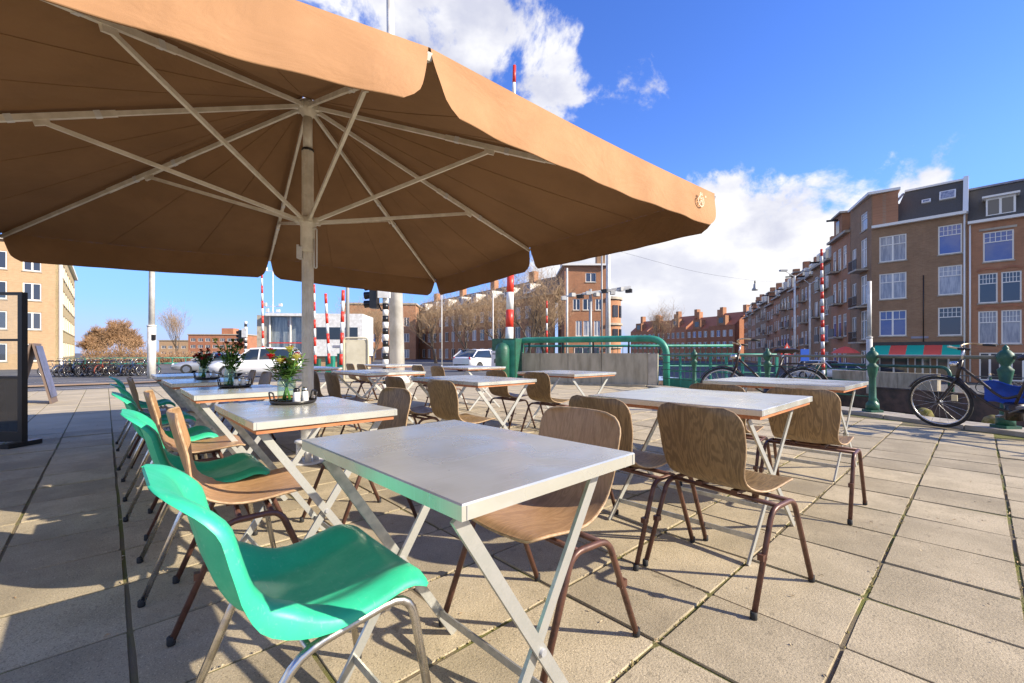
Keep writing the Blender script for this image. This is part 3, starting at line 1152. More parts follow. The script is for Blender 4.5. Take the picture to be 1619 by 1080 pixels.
# (kind, u, v, turn in degrees: 0 faces u (away, right), 180 faces back towards the camera)
CH = [
    ('g', 0.380, 1.185, 0, 'bright green plastic shell chair alone at the bare zinc table'),
    ('l', 0.460, 2.170, -7, 'plywood chair with worn pale seat next to green chair at red and yellow flowers'),
    ('g', 0.370, 2.560, -2, 'green plastic shell chair at the table with red and yellow flowers'),
    ('l', 0.450, 3.360, -5, 'plywood chair at the table with the tall red and green sprigs'),
    ('g', 0.350, 3.800, -1, 'green plastic shell chair at the table with tall red and green sprigs'),
    ('g', 0.350, 4.920, 2, 'green plastic shell chair at the table with the dark red bunch'),
    ('d', 0.430, 5.420, 0, 'plywood chair at the table with the dark red bunch of flowers'),
    ('g', 0.350, 6.400, 0, 'green plastic shell chair at the bare table nearest the road'),
    ('l', 1.165, 1.120, 178, 'light plywood chair with rusty legs, tucked under the bare zinc table from its pole side'),
    ('d', 1.120, 2.560, 180, 'dark plywood chair across from the green chair at red and yellow flowers'),
    ('d', 1.190, 5.900, 182, 'plywood chair on the pole side of the tables nearest the road'),
    ('d', 1.190, 6.620, 176, 'plywood chair on the pole side of the last table by the road'),
    ('d', 2.130, 0.810, -9, 'brown plywood chair with swirling grain on its back, at the table halfway to the canal'),
    ('d', 2.120, 1.345, -5, 'dark plywood chair beside the one with swirling grain'),
    ('d', 3.530, 0.790, 0, 'brown plywood chair at the canal table, nearer the green railing post'),
    ('d', 3.540, 1.340, 2, 'brown plywood chair at the canal table, nearer the concrete wall'),
    ('d', 2.300, 3.090, 1, 'plywood chair right of the pole, nearer the bare zinc table'),
    ('d', 2.300, 3.880, -2, 'plywood chair right of the pole, next to the chair nearer the bare table'),
    ('d', 3.990, 3.600, 0, 'lone plywood chair in front of the concrete wall'),
    ('d', 4.050, 4.400, 0, 'plywood chair left of the lone one facing the concrete wall'),
    ('d', 2.200, 5.250, 0, 'plywood chair just behind the parasol pole, right one of a pair'),
    ('d', 2.200, 5.900, 0, 'plywood chair just behind the parasol pole, left one of a pair'),
    ('d', 4.500, 6.500, 0, 'plywood chair of the pair facing the green cabinet'),
    ('d', 4.500, 7.150, 0, 'plywood chair of the pair facing the green cabinet'),
    ('d', 4.100, 8.700, 0, 'plywood chair of the pair before the thick white mast'),
    ('d', 4.100, 9.250, 0, 'plywood chair of the pair before the thick white mast'),
]
for k, u_, v_, tr, lab in CH:
    pr, us, gname = {'g': (green, ug, 'green shell chairs'), 'd': (dark, ud, 'plywood terrace chairs'), 'l': (lightc, ul, 'plywood terrace chairs')}[k]
    if 'pair facing' in lab:
        gname = 'plywood chairs facing the green cabinet'
    if 'before the thick' in lab:
        gname = 'plywood chairs before the white mast'
    spawn(pr, us, uv(u_, v_), GA + math.radians(tr), lab, 'chair', gname)


# flowers in jars on black trays
def make_flowers(u_, v_, kind, labs):
    c = uv(u_, v_, TABLE_H + 0.0005)
    rr = random.Random(kind * 11 + 3)
    tr = thing('tray', labs[0], 'tray', c + Vector((0.03, 0, 0)), GA)
    MB().lathe([(0.085, 0.0), (0.105, 0.004), (0.112, 0.018), (0.107, 0.018), (0.100, 0.007), (0.001, 0.006)], 24).obj('dish', 'black_frame', tr)
    MB().tube(fillet([(-0.096, -0.04, 0.01), (-0.105, -0.04, 0.06), (-0.105, 0.04, 0.06), (-0.096, 0.04, 0.01)], 0.015, 3), 0.004, 6).obj('handle', 'black_frame', tr)
    MB().tube(fillet([(0.096, -0.04, 0.01), (0.105, -0.04, 0.06), (0.105, 0.04, 0.06), (0.096, 0.04, 0.01)], 0.015, 3), 0.004, 6).obj('handle', 'black_frame', tr)
    ja = thing('jar', labs[1], 'jar', c + Vector((-0.005, 0.0, 0.0065)))
    prof = [(0.038, 0.0), (0.044, 0.006), (0.044, 0.105), (0.035, 0.125), (0.036, 0.145), (0.033, 0.145), (0.032, 0.126), (0.041, 0.104), (0.041, 0.010), (0.001, 0.008)]
    MB().lathe(prof, 18).obj('glass_wall', 'glass_vase', ja)
    bo = thing('flower_bunch', labs[2], 'flowers', c + Vector((-0.005, 0.0, 0.018)))
    n = 24
    for k in range(n):
        a = rr.uniform(0, 6.28)
        sp_ = rr.uniform(0.02, 0.14) if kind != 1 else rr.uniform(0.02, 0.10)
        h = rr.uniform(0.17, 0.285) if kind != 1 else rr.uniform(0.2, 0.34)
        tip = Vector((math.cos(a) * sp_, math.sin(a) * sp_, h))
        mid = Vector((math.cos(a) * sp_ * 0.22, math.sin(a) * sp_ * 0.22, h * 0.5))
        b0 = Vector((-math.cos(a) * 0.02, -math.sin(a) * 0.02, 0.0))
        stem = MB().tube(spline([b0, mid, tip], 6), 0.0022, 5).obj('stem', 'stem_green', bo)
        pm = {0: ['petal_red', 'petal_yellow', 'petal_red', 'petal_cream', 'petal_yellow', 'petal_red', 'petal_red'], 1: ['petal_dark', 'petal_red', 'leaf_green', 'petal_yellow'],
              2: ['petal_dark', 'petal_red', 'petal_red']}[kind]
        if k % 2 == 0 or k % 5 == 1:
            fl = MB()
            nr = 3
            R0 = rr.uniform(0.018, 0.030)
            for ring in range(nr):
                cnt = 6 + 2 * ring
                for q in range(cnt):
                    b_ = 6.28 * q / cnt + ring * 0.4
                    el = 1.25 - 0.55 * ring
                    d = Vector((math.cos(b_) * math.cos(el), math.sin(b_) * math.cos(el), math.sin(el)))
                    s_ = Vector((-math.sin(b_), math.cos(b_), 0))
                    L_ = R0 * (0.8 + 0.25 * ring)
                    w_ = L_ * 0.42
                    fl.add([tip, tip + d * L_ * 0.6 + s_ * w_, tip + d * L_, tip + d * L_ * 0.6 - s_ * w_], [(0, 1, 2, 3)], True)
            fl.ball(tip, R0 * 0.35, 6, 4)
            fl.obj('bloom', pm[k % len(pm)], stem)
        lf = MB()
        for q in range(8):
            f = rr.uniform(0.45, 0.95)
            base = b0.lerp(tip, f) if f < 0.5 else mid.lerp(tip, (f - 0.5) * 2)
            b_ = rr.uniform(0, 6.28)
            d = Vector((math.cos(b_), math.sin(b_), rr.uniform(-0.1, 0.8))).normalized()
            s_ = Vector((-math.sin(b_), math.cos(b_), 0))
            L_ = rr.uniform(0.035, 0.065)
            lf.add([base, base + d * L_ * 0.5 + s_ * L_ * 0.24 + Vector((0, 0, 0.006)), base + d * L_, base + d * L_ * 0.5 - s_ * L_ * 0.24 + Vector((0, 0, 0.006))], [(0, 1, 2, 3)], True)
        tag(lf.obj('leaves', 'leaf_green', stem), kind='stuff')
    for k, (dx, dy, mt) in enumerate(((0.083, 0.012, 'salt'), (0.068, -0.045, 'salt'))):
        sh_ = thing('shaker', labs[3 + k], 'shaker', c + Vector((dx, dy, 0.0075)))
        MB().lathe([(0.017, 0.0), (0.019, 0.003), (0.016, 0.05), (0.014, 0.055)], 12).obj('glass_body', mt, sh_)
        MB().lathe([(0.0155, 0.055), (0.0155, 0.068), (0.008, 0.075), (0.001, 0.076)], 12).obj('cap', 'chrome' if k == 0 else 'black_paint', sh_)


FL = [(0.69, 2.44, 0, 'red and yellow flowers'), (0.70, 3.88, 1, 'tall red and green sprigs'), (0.72, 5.25, 2, 'dark red bunch')]
for u_, v_, k, nm in FL:
    make_flowers(u_, v_, k, ['round black tray with handles under the ' + nm, 'clear glass jar holding the ' + nm,
                             {0: 'red and yellow flowers with fresh green leaves in a glass jar', 1: 'tall dark red and green sprigs in a glass jar',
                              2: 'small dark red bunch of flowers in a glass jar'}[k],
                             'shaker with chrome cap on the tray of the ' + nm, 'shaker with black cap on the tray of the ' + nm])

# ------------------------------------------------------------------ the big parasol
PX, PY = -1.933, 4.13
TIPZ_C, TIPZ_M, APEX = 2.29, 2.37, 3.40
ar = math.atan2(-0.57, 3.52)
RC = 3.63
par = thing('parasol', 'large square tan fabric parasol on a beige metal pole', 'parasol', (PX, PY, 0), 0)
tips = []
for k in range(8):
    a = ar + k * math.pi / 4
    if k % 2 == 0:
        tips.append(Vector((RC * math.cos(a), RC * math.sin(a), TIPZ_C)))
    else:
        r_ = RC / math.sqrt(2) * 1.04
        tips.append(Vector((r_ * math.cos(a), r_ * math.sin(a), TIPZ_M)))
apex = Vector((0, 0, APEX))
LIFT = Vector((0, 0, 0.035))
# fabric, eight panels
for k in range(8):
    a, b = tips[k], tips[(k + 1) % 8]
    rows = []
    for i in range(13):
        f = 0.02 + 0.98 * i / 12
        row = []
        for j in range(13):
            g = j / 12
            p = apex.lerp(a, f) * (1 - g) + apex.lerp(b, f) * g
            sag = -0.055 * math.sin(math.pi * g) * math.sin(math.pi * min(1, f * 1.0)) - 0.02 * f * math.sin(math.pi * g)
            row.append(p + LIFT + Vector((0, 0, sag)))
        rows.append(row)
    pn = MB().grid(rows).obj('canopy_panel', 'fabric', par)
    for gj in (4, 8):
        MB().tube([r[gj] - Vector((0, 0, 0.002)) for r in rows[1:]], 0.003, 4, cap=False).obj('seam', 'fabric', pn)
    # valance: hangs from the panel's rim, cut back at the ribs with rounded lower corners
    ed = (b - a)
    L_ = ed.length
    en = Vector((ed.y, -ed.x, 0)).normalized()
    H_ = 0.285
    rows = []
    nj = 44
    rr = random.Random(k + 40)
    ph = rr.uniform(0, 6)
    gc, rc_ = 0.072, 0.06
    for i in range(11):
        h = i / 10
        row = []
        # half-gap grows towards the hem in a soft curve, hem corner rounded
        gap = 0.006 + gc * (h ** 1.4) + (max(0.0, h - 0.72) / 0.28) ** 2.2 * rc_
        for j in range(nj + 1):
            g0 = j / nj
            s_ = gap + (L_ - 2 * gap) * g0
            g = s_ / L_
            p = a.lerp(b, g) + LIFT + Vector((0, 0, -0.02 * math.sin(math.pi * g)))
            endw = math.exp(-min(s_, L_ - s_) / 0.28)
            wave = (0.009 * math.sin(s_ * 6.3 + ph) + 0.006 * math.sin(s_ * 17.1 + 2 * ph)) * h + 0.05 * endw * h * math.sin(h * 2.4)
            row.append(p + en * (0.012 * math.sin(h * math.pi * 0.5) + wave) - Vector((0, 0, H_ * h)))
        rows.append(row)
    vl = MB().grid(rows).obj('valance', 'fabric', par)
    # stitched hem
    hem = MB()
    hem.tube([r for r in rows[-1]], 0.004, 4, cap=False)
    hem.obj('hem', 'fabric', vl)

# ribs with sliding sleeve, struts, hub, runner
for k in range(8):
    tp = tips[k]
    rad = Vector((tp.x, tp.y, 0)).normalized()
    st_ = apex + rad * 0.05 - Vector((0, 0, 0.05))
    en_ = tp - Vector((0, 0, 0.005))
    d = (en_ - st_)
    side = Vector((-rad.y, rad.x, 0))
    rib = MB().bar(st_, en_, 0.024, 0.034).obj('rib', 'alu_beige', par)
    hl = Vector((tp.x, tp.y, 0)).length
    tj = 1.73 / hl
    pj = st_ + d * tj
    MB().bar(st_ + d * (tj - 0.34 / hl * 1.2), st_ + d * (tj + 0.42 / hl * 1.2), 0.031, 0.042).obj('sleeve', 'alu_beige', rib)
    for off in (-0.30, 0.16):
        pc = st_ + d * (tj + off / hl)
        MB().bar(pc - d.normalized() * 0.02, pc + d.normalized() * 0.02, 0.037, 0.048).obj('clamp', 'alu_white', rib)
    jd = Vector((0, 0, -0.035))
    MB().bar(pj + jd - d.normalized() * 0.045, pj + jd + d.normalized() * 0.045, 0.020, 0.05).obj('hinge', 'alu_beige', rib)
    rs = rad * 0.075 + Vector((0, 0, 2.275))
    MB().bar(rs, pj + jd, 0.022, 0.030).obj('strut', 'alu_beige', par)
hub = MB()
hub.lathe([(0.03, -0.16), (0.06, -0.12), (0.085, -0.09), (0.085, -0.02), (0.05, 0.02), (0.02, 0.05)], 16, (0, 0, APEX))
hub.obj('hub', 'alu_beige', par)
for k in range(8):
    a = ar + k * math.pi / 4
    MB().box((0.085 * math.cos(a), 0.085 * math.sin(a), APEX - 0.06), (0.05, 0.035, 0.06), a).obj('hub_lug', 'alu_beige', par)
prof = []
nf = 32


def fluted(r0, z0, z1, n=32, depth=0.006):
    m_ = MB()
    vs, fs = [], []
    for z in (z0, z1):
        for i in range(n):
            a = 2 * math.pi * i / n
            r = r0 - (depth if i % 4 in (0, 1) else 0)
            vs.append((r * math.cos(a), r * math.sin(a), z))
    for i in range(n):
        j = (i + 1) % n
        fs.append((i, j, n + j, n + i))
    fs.append(tuple(range(n, 2 * n)))
    fs.append(tuple(range(n))[::-1])
    return m_.add(vs, fs)


fluted(0.052, 0.42, 2.95).obj('pole', 'alu_beige', par)
MB().lathe([(0.041, 2.95), (0.041, 3.30)], 20).obj('pole_extension', 'alu_beige', par)
MB().lathe([(0.0545, 2.935), (0.0545, 2.955)], 20).obj('pole_collar', 'black_frame', par)
run = MB().lathe([(0.058, 1.98), (0.064, 2.0), (0.064, 2.22), (0.078, 2.25), (0.078, 2.30), (0.058, 2.315)], 20).obj('runner', 'alu_beige', par)
for k in range(8):
    a = ar + k * math.pi / 4
    MB().box((0.088 * math.cos(a), 0.088 * math.sin(a), 2.275), (0.05, 0.034, 0.05), a).obj('runner_lug', 'alu_beige', run)
MB().box((-0.055, -0.02, 1.97), (0.05, 0.07, 0.11)).box((-0.075, -0.02, 2.02), (0.02, 0.05, 0.05)).obj('crank_bracket', 'alu_white', par)
MB().tube(fillet([(0.062, -0.02, 2.20), (0.095, -0.02, 2.20), (0.095, -0.02, 1.83), (0.072, -0.02, 1.83), (0.072, -0.02, 2.10)], 0.012, 3), 0.007, 6).obj('pull_handle', 'alu_white', par)
MB().lathe([(0.060, 0.20), (0.060, 0.46), (0.054, 0.47)], 24).obj('pole_socket', 'alu_white', par)
for zc in (0.44, 0.40):
    MB().tube([(0.064 * math.cos(i * 0.5236), 0.064 * math.sin(i * 0.5236), zc) for i in range(12)], 0.005, 5, closed=True).obj('binding_wire', 'grey_paint', par)
MB().lathe([(0.10, 0.185), (0.115, 0.19), (0.115, 0.205), (0.10, 0.21), (0.06, 0.215)], 28).obj('base_flange', 'alu_white', par)
for k in range(4):
    a = k * math.pi / 2 + 0.5
    MB().lathe([(0.028, 0.0), (0.028, 0.186)], 14, (0.072 * math.cos(a), 0.072 * math.sin(a), 0)).obj('base_leg', 'alu_white', par)
MB().lathe([(0.16, 0.0), (0.16, 0.012), (0.155, 0.015)], 28).obj('base_plate', 'alu_white', par)
# pale crest printed on the valance by the right-hand corner
va = tips[0]
vb = tips[7]
ed = (vb - va).normalized()
en = Vector((-ed.y, ed.x, 0)).normalized()
if en.dot(Vector((va.x, va.y, 0))) < 0:
    en = -en
cr_ = MB()
cc = va + ed * 0.27 + LIFT + en * 0.030 - Vector((0, 0, 0.135))
for k in range(14):
    a = 0.55 + k * (2 * math.pi - 1.1) / 13 + math.pi / 2
    p = cc + ed * 0.040 * math.cos(a) + Vector((0, 0, 0.040 * math.sin(a)))
    q = cc + ed * 0.040 * math.cos(a + 0.30) + Vector((0, 0, 0.040 * math.sin(a + 0.30)))
    cr_.bar(p, q, 0.012, 0.0015, en)
for (x0, z0, x1, z1) in ((-0.014, -0.022, -0.014, 0.022), (-0.014, 0.022, 0.014, 0.022), (-0.014, 0.002, 0.010, 0.002), (0.014, -0.022, 0.014, -0.004),
                         (-0.022, 0.050, 0.022, 0.050), (-0.016, 0.058, -0.004, 0.064), (0.004, 0.064, 0.016, 0.058)):
    cr_.bar(cc + ed * x0 + Vector((0, 0, z0)), cc + ed * x1 + Vector((0, 0, z1)), 0.008, 0.0015, en)
cr_.bar(cc + ed * -0.075 + Vector((0, 0, 0.05)), cc + ed * -0.06 + Vector((0, 0, 0.05)), 0.014, 0.0015, en)
cr_.obj('printed_crest', 'petal_cream', par)

# ------------------------------------------------------------------ canal side and street furniture


def gx(px, D):
    return (px - 810.0) / 690.0 * D


# cast-iron canal railing
rail = thing('canal_railing', 'green cast iron canal railing with ball topped posts and a grey top rail', 'railing', sn(3.69, 7.75, 0.05))
r0 = sn(3.69, 7.75, 0.05)
post_me = None
pp = MB()
pp.box((0, 0, 0.02), (0.20, 0.20, 0.04))
pp.lathe([(0.095, 0.04), (0.090, 0.14), (0.062, 0.17), (0.055, 0.20), (0.060, 0.22), (0.052, 0.24), (0.046, 0.56), (0.055, 0.60), (0.078, 0.74), (0.082, 0.76), (0.045, 0.80),
          (0.045, 0.82), (0.078, 0.87), (0.088, 0.92), (0.078, 0.97), (0.045, 1.01), (0.030, 1.02), (0.034, 1.045), (0.018, 1.07), (0.004, 1.085)], 12)
post_me = pp.mesh('post', 'green_dark')
brk = MB().tube(spline([(0.09, 0, 0.03), (0.13, 0, 0.16), (0.05, 0, 0.24)], 8), 0.012, 6).mesh('bracket', 'green_dark')
SP = [1.7, 3.69, 5.31, 7.39, 9.68]
for s in SP:
    po = link('post', post_me, rail, sn(s, 7.75, 0.05) - r0)
    link('bracket', brk, po, (0, 0, 0), math.atan2(NY, NX))
SQ = [-0.3] + SP + [11.1]
for a, b in zip(SQ[:-1], SQ[1:]):
    MB().tube([sn(a, 7.75, 0.97) - r0, sn(b, 7.75, 0.97) - r0], 0.026, 10).obj('top_rail', 'rail_grey', rail)
for a, b in zip(SQ[3:-1], SQ[4:]):
    for z in (0.30, 0.55, 0.75):
        MB().tube([sn(a, 7.75, z) - r0, sn(b, 7.75, z) - r0], 0.012, 6).obj('lower_rail', 'green_dark', rail)

# mossy mooring posts in the water's edge, seen under the rail
for k, (s, n) in enumerate(((4.95, 8.35), (4.1, 8.35))):
    mo = MB().lathe([(0.13, -2.9), (0.13, 0.02), (0.10, 0.10), (0.03, 0.14)], 12, sn(s, n))
    tag(mo.obj('mooring_post', 'moss'), ('mossy round mooring post seen through the front wheel of the leaning bicycle', 'mossy round mooring post between the bicycle wheel and the railing post')[k], 'mooring post', 'mooring posts beyond the railing')

# concrete parapet with green pipe at the bridge
WA, WB = Vector((4.35, 13.35, 0)), Vector((0.1, 15.45, 0))
wd = (WB - WA).normalized()
wn = Vector((-wd.y, wd.x, 0))
if wn.y > 0:
    wn = -wn
wl = thing('concrete_parapet', 'low grey concrete parapet of large panels under the green pipe', 'wall', WA)
wlen = (WB - WA).length
cuts = [0.16, 1.60, 2.72, 3.72, wlen]
for a, b in zip(cuts[:-1], cuts[1:]):
    p0, p1 = wd * (a + 0.008), wd * (b - 0.008)
    MB().bar(p0 + Vector((0, 0, 0.50)), p1 + Vector((0, 0, 0.50)), 0.28, 1.04).obj('panel', 'concrete', wl)
MB().bar(wd * -0.10 + Vector((0, 0, 0.50)), wd * 0.155 + Vector((0, 0, 0.50)), 0.34, 1.02).obj('end_pillar', 'stone_trim', wl)
MB().bar(wd * 0.2 + Vector((0, 0, 0.0)) + wn * 0.25, wd * wlen + wn * 0.25, 0.2, 0.12).obj('plinth', 'concrete', wl)
pi = thing('pipe_railing', 'thick glossy green pipe bent over the concrete parapet', 'railing', WA)
pp_ = fillet([wd * -0.36 + wn * 0.05 + Vector((0, 0, -0.02)), wd * -0.36 + wn * 0.05 + Vector((0, 0, 1.47)), wd * (wlen + 0.05) + wn * 0.05 + Vector((0, 0, 1.47)),
              wd * (wlen + 0.05) + wn * 0.05 + Vector((0, 0, -0.02))], 0.55, 10)
MB().tube(pp_, 0.10, 16).obj('pipe', 'green_paint', pi)
for f in (0.16, 0.40, 0.62, 0.88):
    p = wd * (wlen * f) + wn * 0.03
    MB().bar(p + Vector((0, 0, 1.0)), p + Vector((0, 0, 1.42)), 0.02, 0.05, wd).obj('hanger', 'black_paint', pi)

# bridge guard rail behind and right of the parapet
gA, gB = Vector((4.75, 13.5, -0.05)), Vector((7.4, 12.2, -0.05))
g0 = thing('guard_railing', 'light green guard railing with bars and a solid kick plate right of the pipe', 'railing', gA)
gd = gB - gA
for z, rr in ((1.02, 0.045), (0.72, 0.016), (0.52, 0.016)):
    MB().tube([Vector((0, 0, z)), gd + Vector((0, 0, z))], rr, 10).obj('rail', 'green_paint', g0)
for k in range(8):
    p = gd * (k / 7)
    MB().bar(p, p + Vector((0, 0, 1.0)), 0.06, 0.06).obj('upright', 'green_paint', g0)
MB().bar(Vector((0, 0, 0.14)), gd * 0.4 + Vector((0, 0, 0.14)), 0.03, 0.34).obj('kick_plate', 'green_paint', g0)
dk = MB().bar(gA + Vector((-0.3, 0.3, -0.2)), gB + Vector((0.4, 0.1, -0.2)), 0.9, 0.25)
tag(dk.obj('bridge_deck', 'concrete'), None, None, None, 'structure')
g2 = thing('bridge_railing', 'light green railing seen through the gap above the parapet', 'railing', Vector((-0.6, 19.0, -0.2)))
gd = Vector((9.4, -1.6, 0))
for z, rr in ((1.52, 0.05), (1.1, 0.02), (0.7, 0.02)):
    MB().tube([Vector((0, 0, z)), gd + Vector((0, 0, z))], rr, 8).obj('rail', 'green_paint', g2)
bar_me = MB().bar((0, 0, 0), (0, 0, 1.5), 0.02, 0.02).mesh('baluster', 'green_dark')
for k in range(48):
    link('baluster', bar_me, g2, gd * (k / 47))

# green steel cabinet with a notice
gc_ = thing('steel_cabinet', 'green steel bridge cabinet with a pale notice fixed to it', 'cabinet', (gx(806, 15.2), 15.2, -0.1), math.radians(-26))
MB().b2((-0.50, -0.35, 0.0), (0.40, 0.35, 1.62)).obj('body', 'green_dark', gc_)
MB().b2((-0.08, -0.368, 0.05), (0.36, -0.352, 1.56)).obj('door', 'green_paint', gc_)
MB().lathe([(0.24, 0.0), (0.24, 1.25), (0.20, 1.38), (0.10, 1.46), (0.01, 1.48)], 16, (-0.02, -0.50, 0.0)).obj('motor_cover', 'green_dark', gc_)
nb = MB().b2((-0.52, -0.375, 0.64), (-0.19, -0.353, 1.20)).obj('notice', 'notice', gc_)
MB().b2((-0.47, -0.3785, 1.08), (-0.26, -0.3755, 1.11)).b2((-0.40, -0.3785, 0.78), (-0.36, -0.3755, 0.92)).b2((-0.31, -0.3785, 0.78), (-0.27, -0.3755, 0.92)) \
    .obj('print', 'black_paint', nb)


# red and white barrier booms, raised
def boom(px, D, zb, zt, rb, rt, lean, bands, label, ped='green_dark', pedh=1.0):
    z0 = gh(gx(px, D), D)
    b = thing('barrier_boom', label, 'barrier', (gx(px, D), D, z0), 0, 'raised red and white barriers')
    MB().box((0, 0.2, pedh / 2), (0.5, 0.45, pedh)).obj('pedestal', ped, b)
    for k in range(bands):
        f0, f1 = k / bands, (k + 1) / bands
        za, zc = zb - z0 + (zt - zb) * f0, zb - z0 + (zt - zb) * f1
        ra, rc = rb + (rt - rb) * f0, rb + (rt - rb) * f1
        MB().tube([(lean * f0, 0, za), (lean * f1, 0, zc)], 1, 10, True, [ra, rc]).obj('red_band' if k % 2 == 0 else 'white_band',
                                                                                          'red_paint' if k % 2 == 0 else 'paint_white', b)
    return b


boom(805, 15.6, 0.7, 11.3, 0.155, 0.06, 0.2, 17, 'tall thick red and white barrier rising behind the green cabinet', pedh=0.9)
boom(417, 34, -0.2, 8.6, 0.10, 0.06, -0.15, 15, 'red and white barrier beside the white bridge house, on its road side')
boom(521, 30, 0.3, 5.1, 0.10, 0.09, -0.25, 7, 'red and white barrier in front of the white bridge house, left one of three', 'green_paint', 1.2)
boom(540, 27, 0.3, 4.9, 0.12, 0.10, 0.12, 7, 'red and white barrier in front of the bridge house beside the beige box', 'green_paint', 1.3)
boom(499, 33, 0.2, 6.2, 0.10, 0.08, -0.1, 9, 'red and white barrier half hidden by the parasol pole')
boom(865, 30, 0.0, 4.6, 0.07, 0.05, 0.0, 9, 'thin red and white barrier before the red brick corner house')
boom(1302, 31, -1.2, 8.4, 0.13, 0.08, -0.12, 19, 'red and white barrier across the canal before the row of houses', pedh=1.4)


def pole(px, D, H, r0_, r1_, mtl, label, name='lamp_post', cat='pole', lean=0.0, step=None, z0=None, extra=None):
    x = gx(px, D)
    z0 = gh(x, D) if z0 is None else z0
    t = thing(name, label, cat, (x, D, z0))
    if step:
        MB().tube([(0, 0, 0), (lean * step[0] / H, 0, step[0])], 1, 14, True, [r0_, r0_]).obj('lower_section', mtl, t)
        MB().lathe([(r0_ * 1.12, 0), (r0_ * 1.12, 0.08)], 14, (lean * step[0] / H, 0, step[0])).obj('collar', mtl, t)
        MB().tube([(lean * step[0] / H, 0, step[0] + 0.08), (lean, 0, H)], 1, 14, True, [step[1], r1_]).obj('upper_section', mtl, t)
    else:
        MB().tube([(0, 0, 0), (lean, 0, H)], 1, 14, True, [r0_, r1_]).obj('shaft', mtl, t)
        MB().lathe([(r0_ * 1.6, 0), (r0_ * 1.6, 0.1), (r0_ * 1.05, 0.3)], 14).obj('foot', mtl, t)
    return t


t = pole(240, 24.4, 13.0, 0.20, 0.10, 'pole_white', 'tall white steel mast by the row of parked bicycles', 'mast', 'mast', 0.05, (2.9, 0.15))
MB().box((0.2, -0.1, 2.3), (0.14, 0.14, 0.3)).obj('junction_box', 'black_frame', t)
t = pole(629, 14.8, 17.0, 0.255, 0.08, 'pole_white', 'thick white tapered mast rising from the terrace past the parasol', 'mast', 'mast', -0.33, z0=0.0)
t = pole(550, 17.0, 7.5, 0.075, 0.06, 'grey_paint', 'slim grey lamp post beside the beige box', 'lamp_post', 'lamp post', z0=-0.1)
t = pole(962, 22, 7.2, 0.14, 0.09, 'pole_white', 'white tram mast before the red brick corner house', 'mast', 'mast')
t = pole(952, 23, 7.4, 0.05, 0.04, 'grey_paint', 'thin grey pole beside the white tram mast', 'pole', 'pole')
t = pole(897, 26, 6.2, 0.07, 0.06, 'pole_white', 'white pole left of the signal arms', 'pole', 'pole')
t = pole(699, 40, 7.0, 0.05, 0.04, 'pole_white', 'thin white lamp post before the long brick block, nearer the white mast', 'lamp_post', 'lamp post')
t = pole(780, 34, 6.0, 0.05, 0.04, 'pole_white', 'thin white lamp post before the long brick block, nearer the green cabinet', 'lamp_post', 'lamp post')
MB().bar((0, 0, 5.6), (0.5, 0, 5.9), 0.06, 0.05).box((0.65, 0, 5.92), (0.35, 0.14, 0.08)).obj('lamp_head', 'pole_white', t)
for px, D, H, lab in ((1257, 38, 9.0, 'white double lamp post across the canal, nearer the old block'), (1281, 42, 9.0, 'white lamp post across the canal, nearer the corner house')):
    t = pole(px, D, H, 0.11, 0.07, 'pole_white', lab, 'street_lamp', 'street lamp')
    for sx in ((-1, 1) if px == 1257 else (1, -0.8)):
        MB().bar((0, 0, H - 0.1), (sx * 0.75, 0, H + 0.35), 0.05, 0.05).obj('arm', 'pole_white', t)
        MB().box((sx * 1.0, 0, H + 0.45), (0.6, 0.28, 0.14)).obj('lamp_head', 'grey_paint', t)
t = pole(1375, 24.5, 6.3, 0.14, 0.10, 'pole_white', 'white post with dark foot in front of the corner house', 'pole', 'pole', 0, (3.1, 0.10), z0=-1.25)

# signal mast with arms of cameras and lamps
t = pole(934, 19.5, 4.0, 0.07, 0.06, 'grey_paint', 'signal mast with two long arms of lamps above the green pipe', 'signal_mast', 'signal')
MB().bar((-1.3, 0, 3.65), (1.75, -0.2, 4.0), 0.07, 0.07).obj('arm', 'pole_white', t)
MB().bar((-0.3, 0.3, 3.85), (1.85, 0.2, 4.15), 0.06, 0.06).obj('arm', 'pole_white', t)
for k in range(9):
    x = -1.2 + k * 0.36
    z = 3.62 + 0.115 * (x + 1.3) + (0.05 if k % 2 else -0.06)
    MB().box((x, -0.12, z), (0.20, 0.26, 0.16), 0.5 * (k % 3)).obj('lamp_head', ('pole_white', 'grey_paint', 'black_frame')[k % 3], t)

# traffic lights with black and white poles
for px, D, H, lab, ps, z0, hz_ in ((610, 12.6, 3.4, 'traffic light on a black and white striped pole next to the thick white mast', 0.085, -0.05, 2.75),
                              (389, 30, 3.6, 'small traffic light on a striped pole behind the white car', 0.09, -0.4, 2.6)):
    t = thing('traffic_light', lab, 'traffic light', (gx(px, D), D, z0))
    nb_ = 19
    for k in range(nb_):
        MB().lathe([(ps, H * k / nb_), (ps, H * (k + 1) / nb_)], 12).obj('black_band' if k % 2 else 'white_band', 'black_paint' if k % 2 else 'paint_white', t)
    hd = MB().box((-0.32, 0, hz_), (0.20, 0.30, 0.78)).obj('signal_head', 'black_paint', t)
    for q in range(3):
        vs = []
        z = hz_ + 0.25 - 0.25 * q
        MB().tube([(-0.42, 0, z), (-0.60, 0, z - 0.02)], 1, 10, False, [0.095, 0.11]).obj('visor', 'black_paint', hd)
    MB().tube(fillet([(-0.2, 0, hz_ - 0.25), (-0.12, 0, hz_ - 0.45), (0, 0, hz_ - 0.45)], 0.04), 0.02, 6).obj('bracket', 'black_paint', t)
    MB().box((0.0, -0.14, hz_ + 0.2), (0.34, 0.10, 0.60)).obj('back_board', 'paint_white', t)

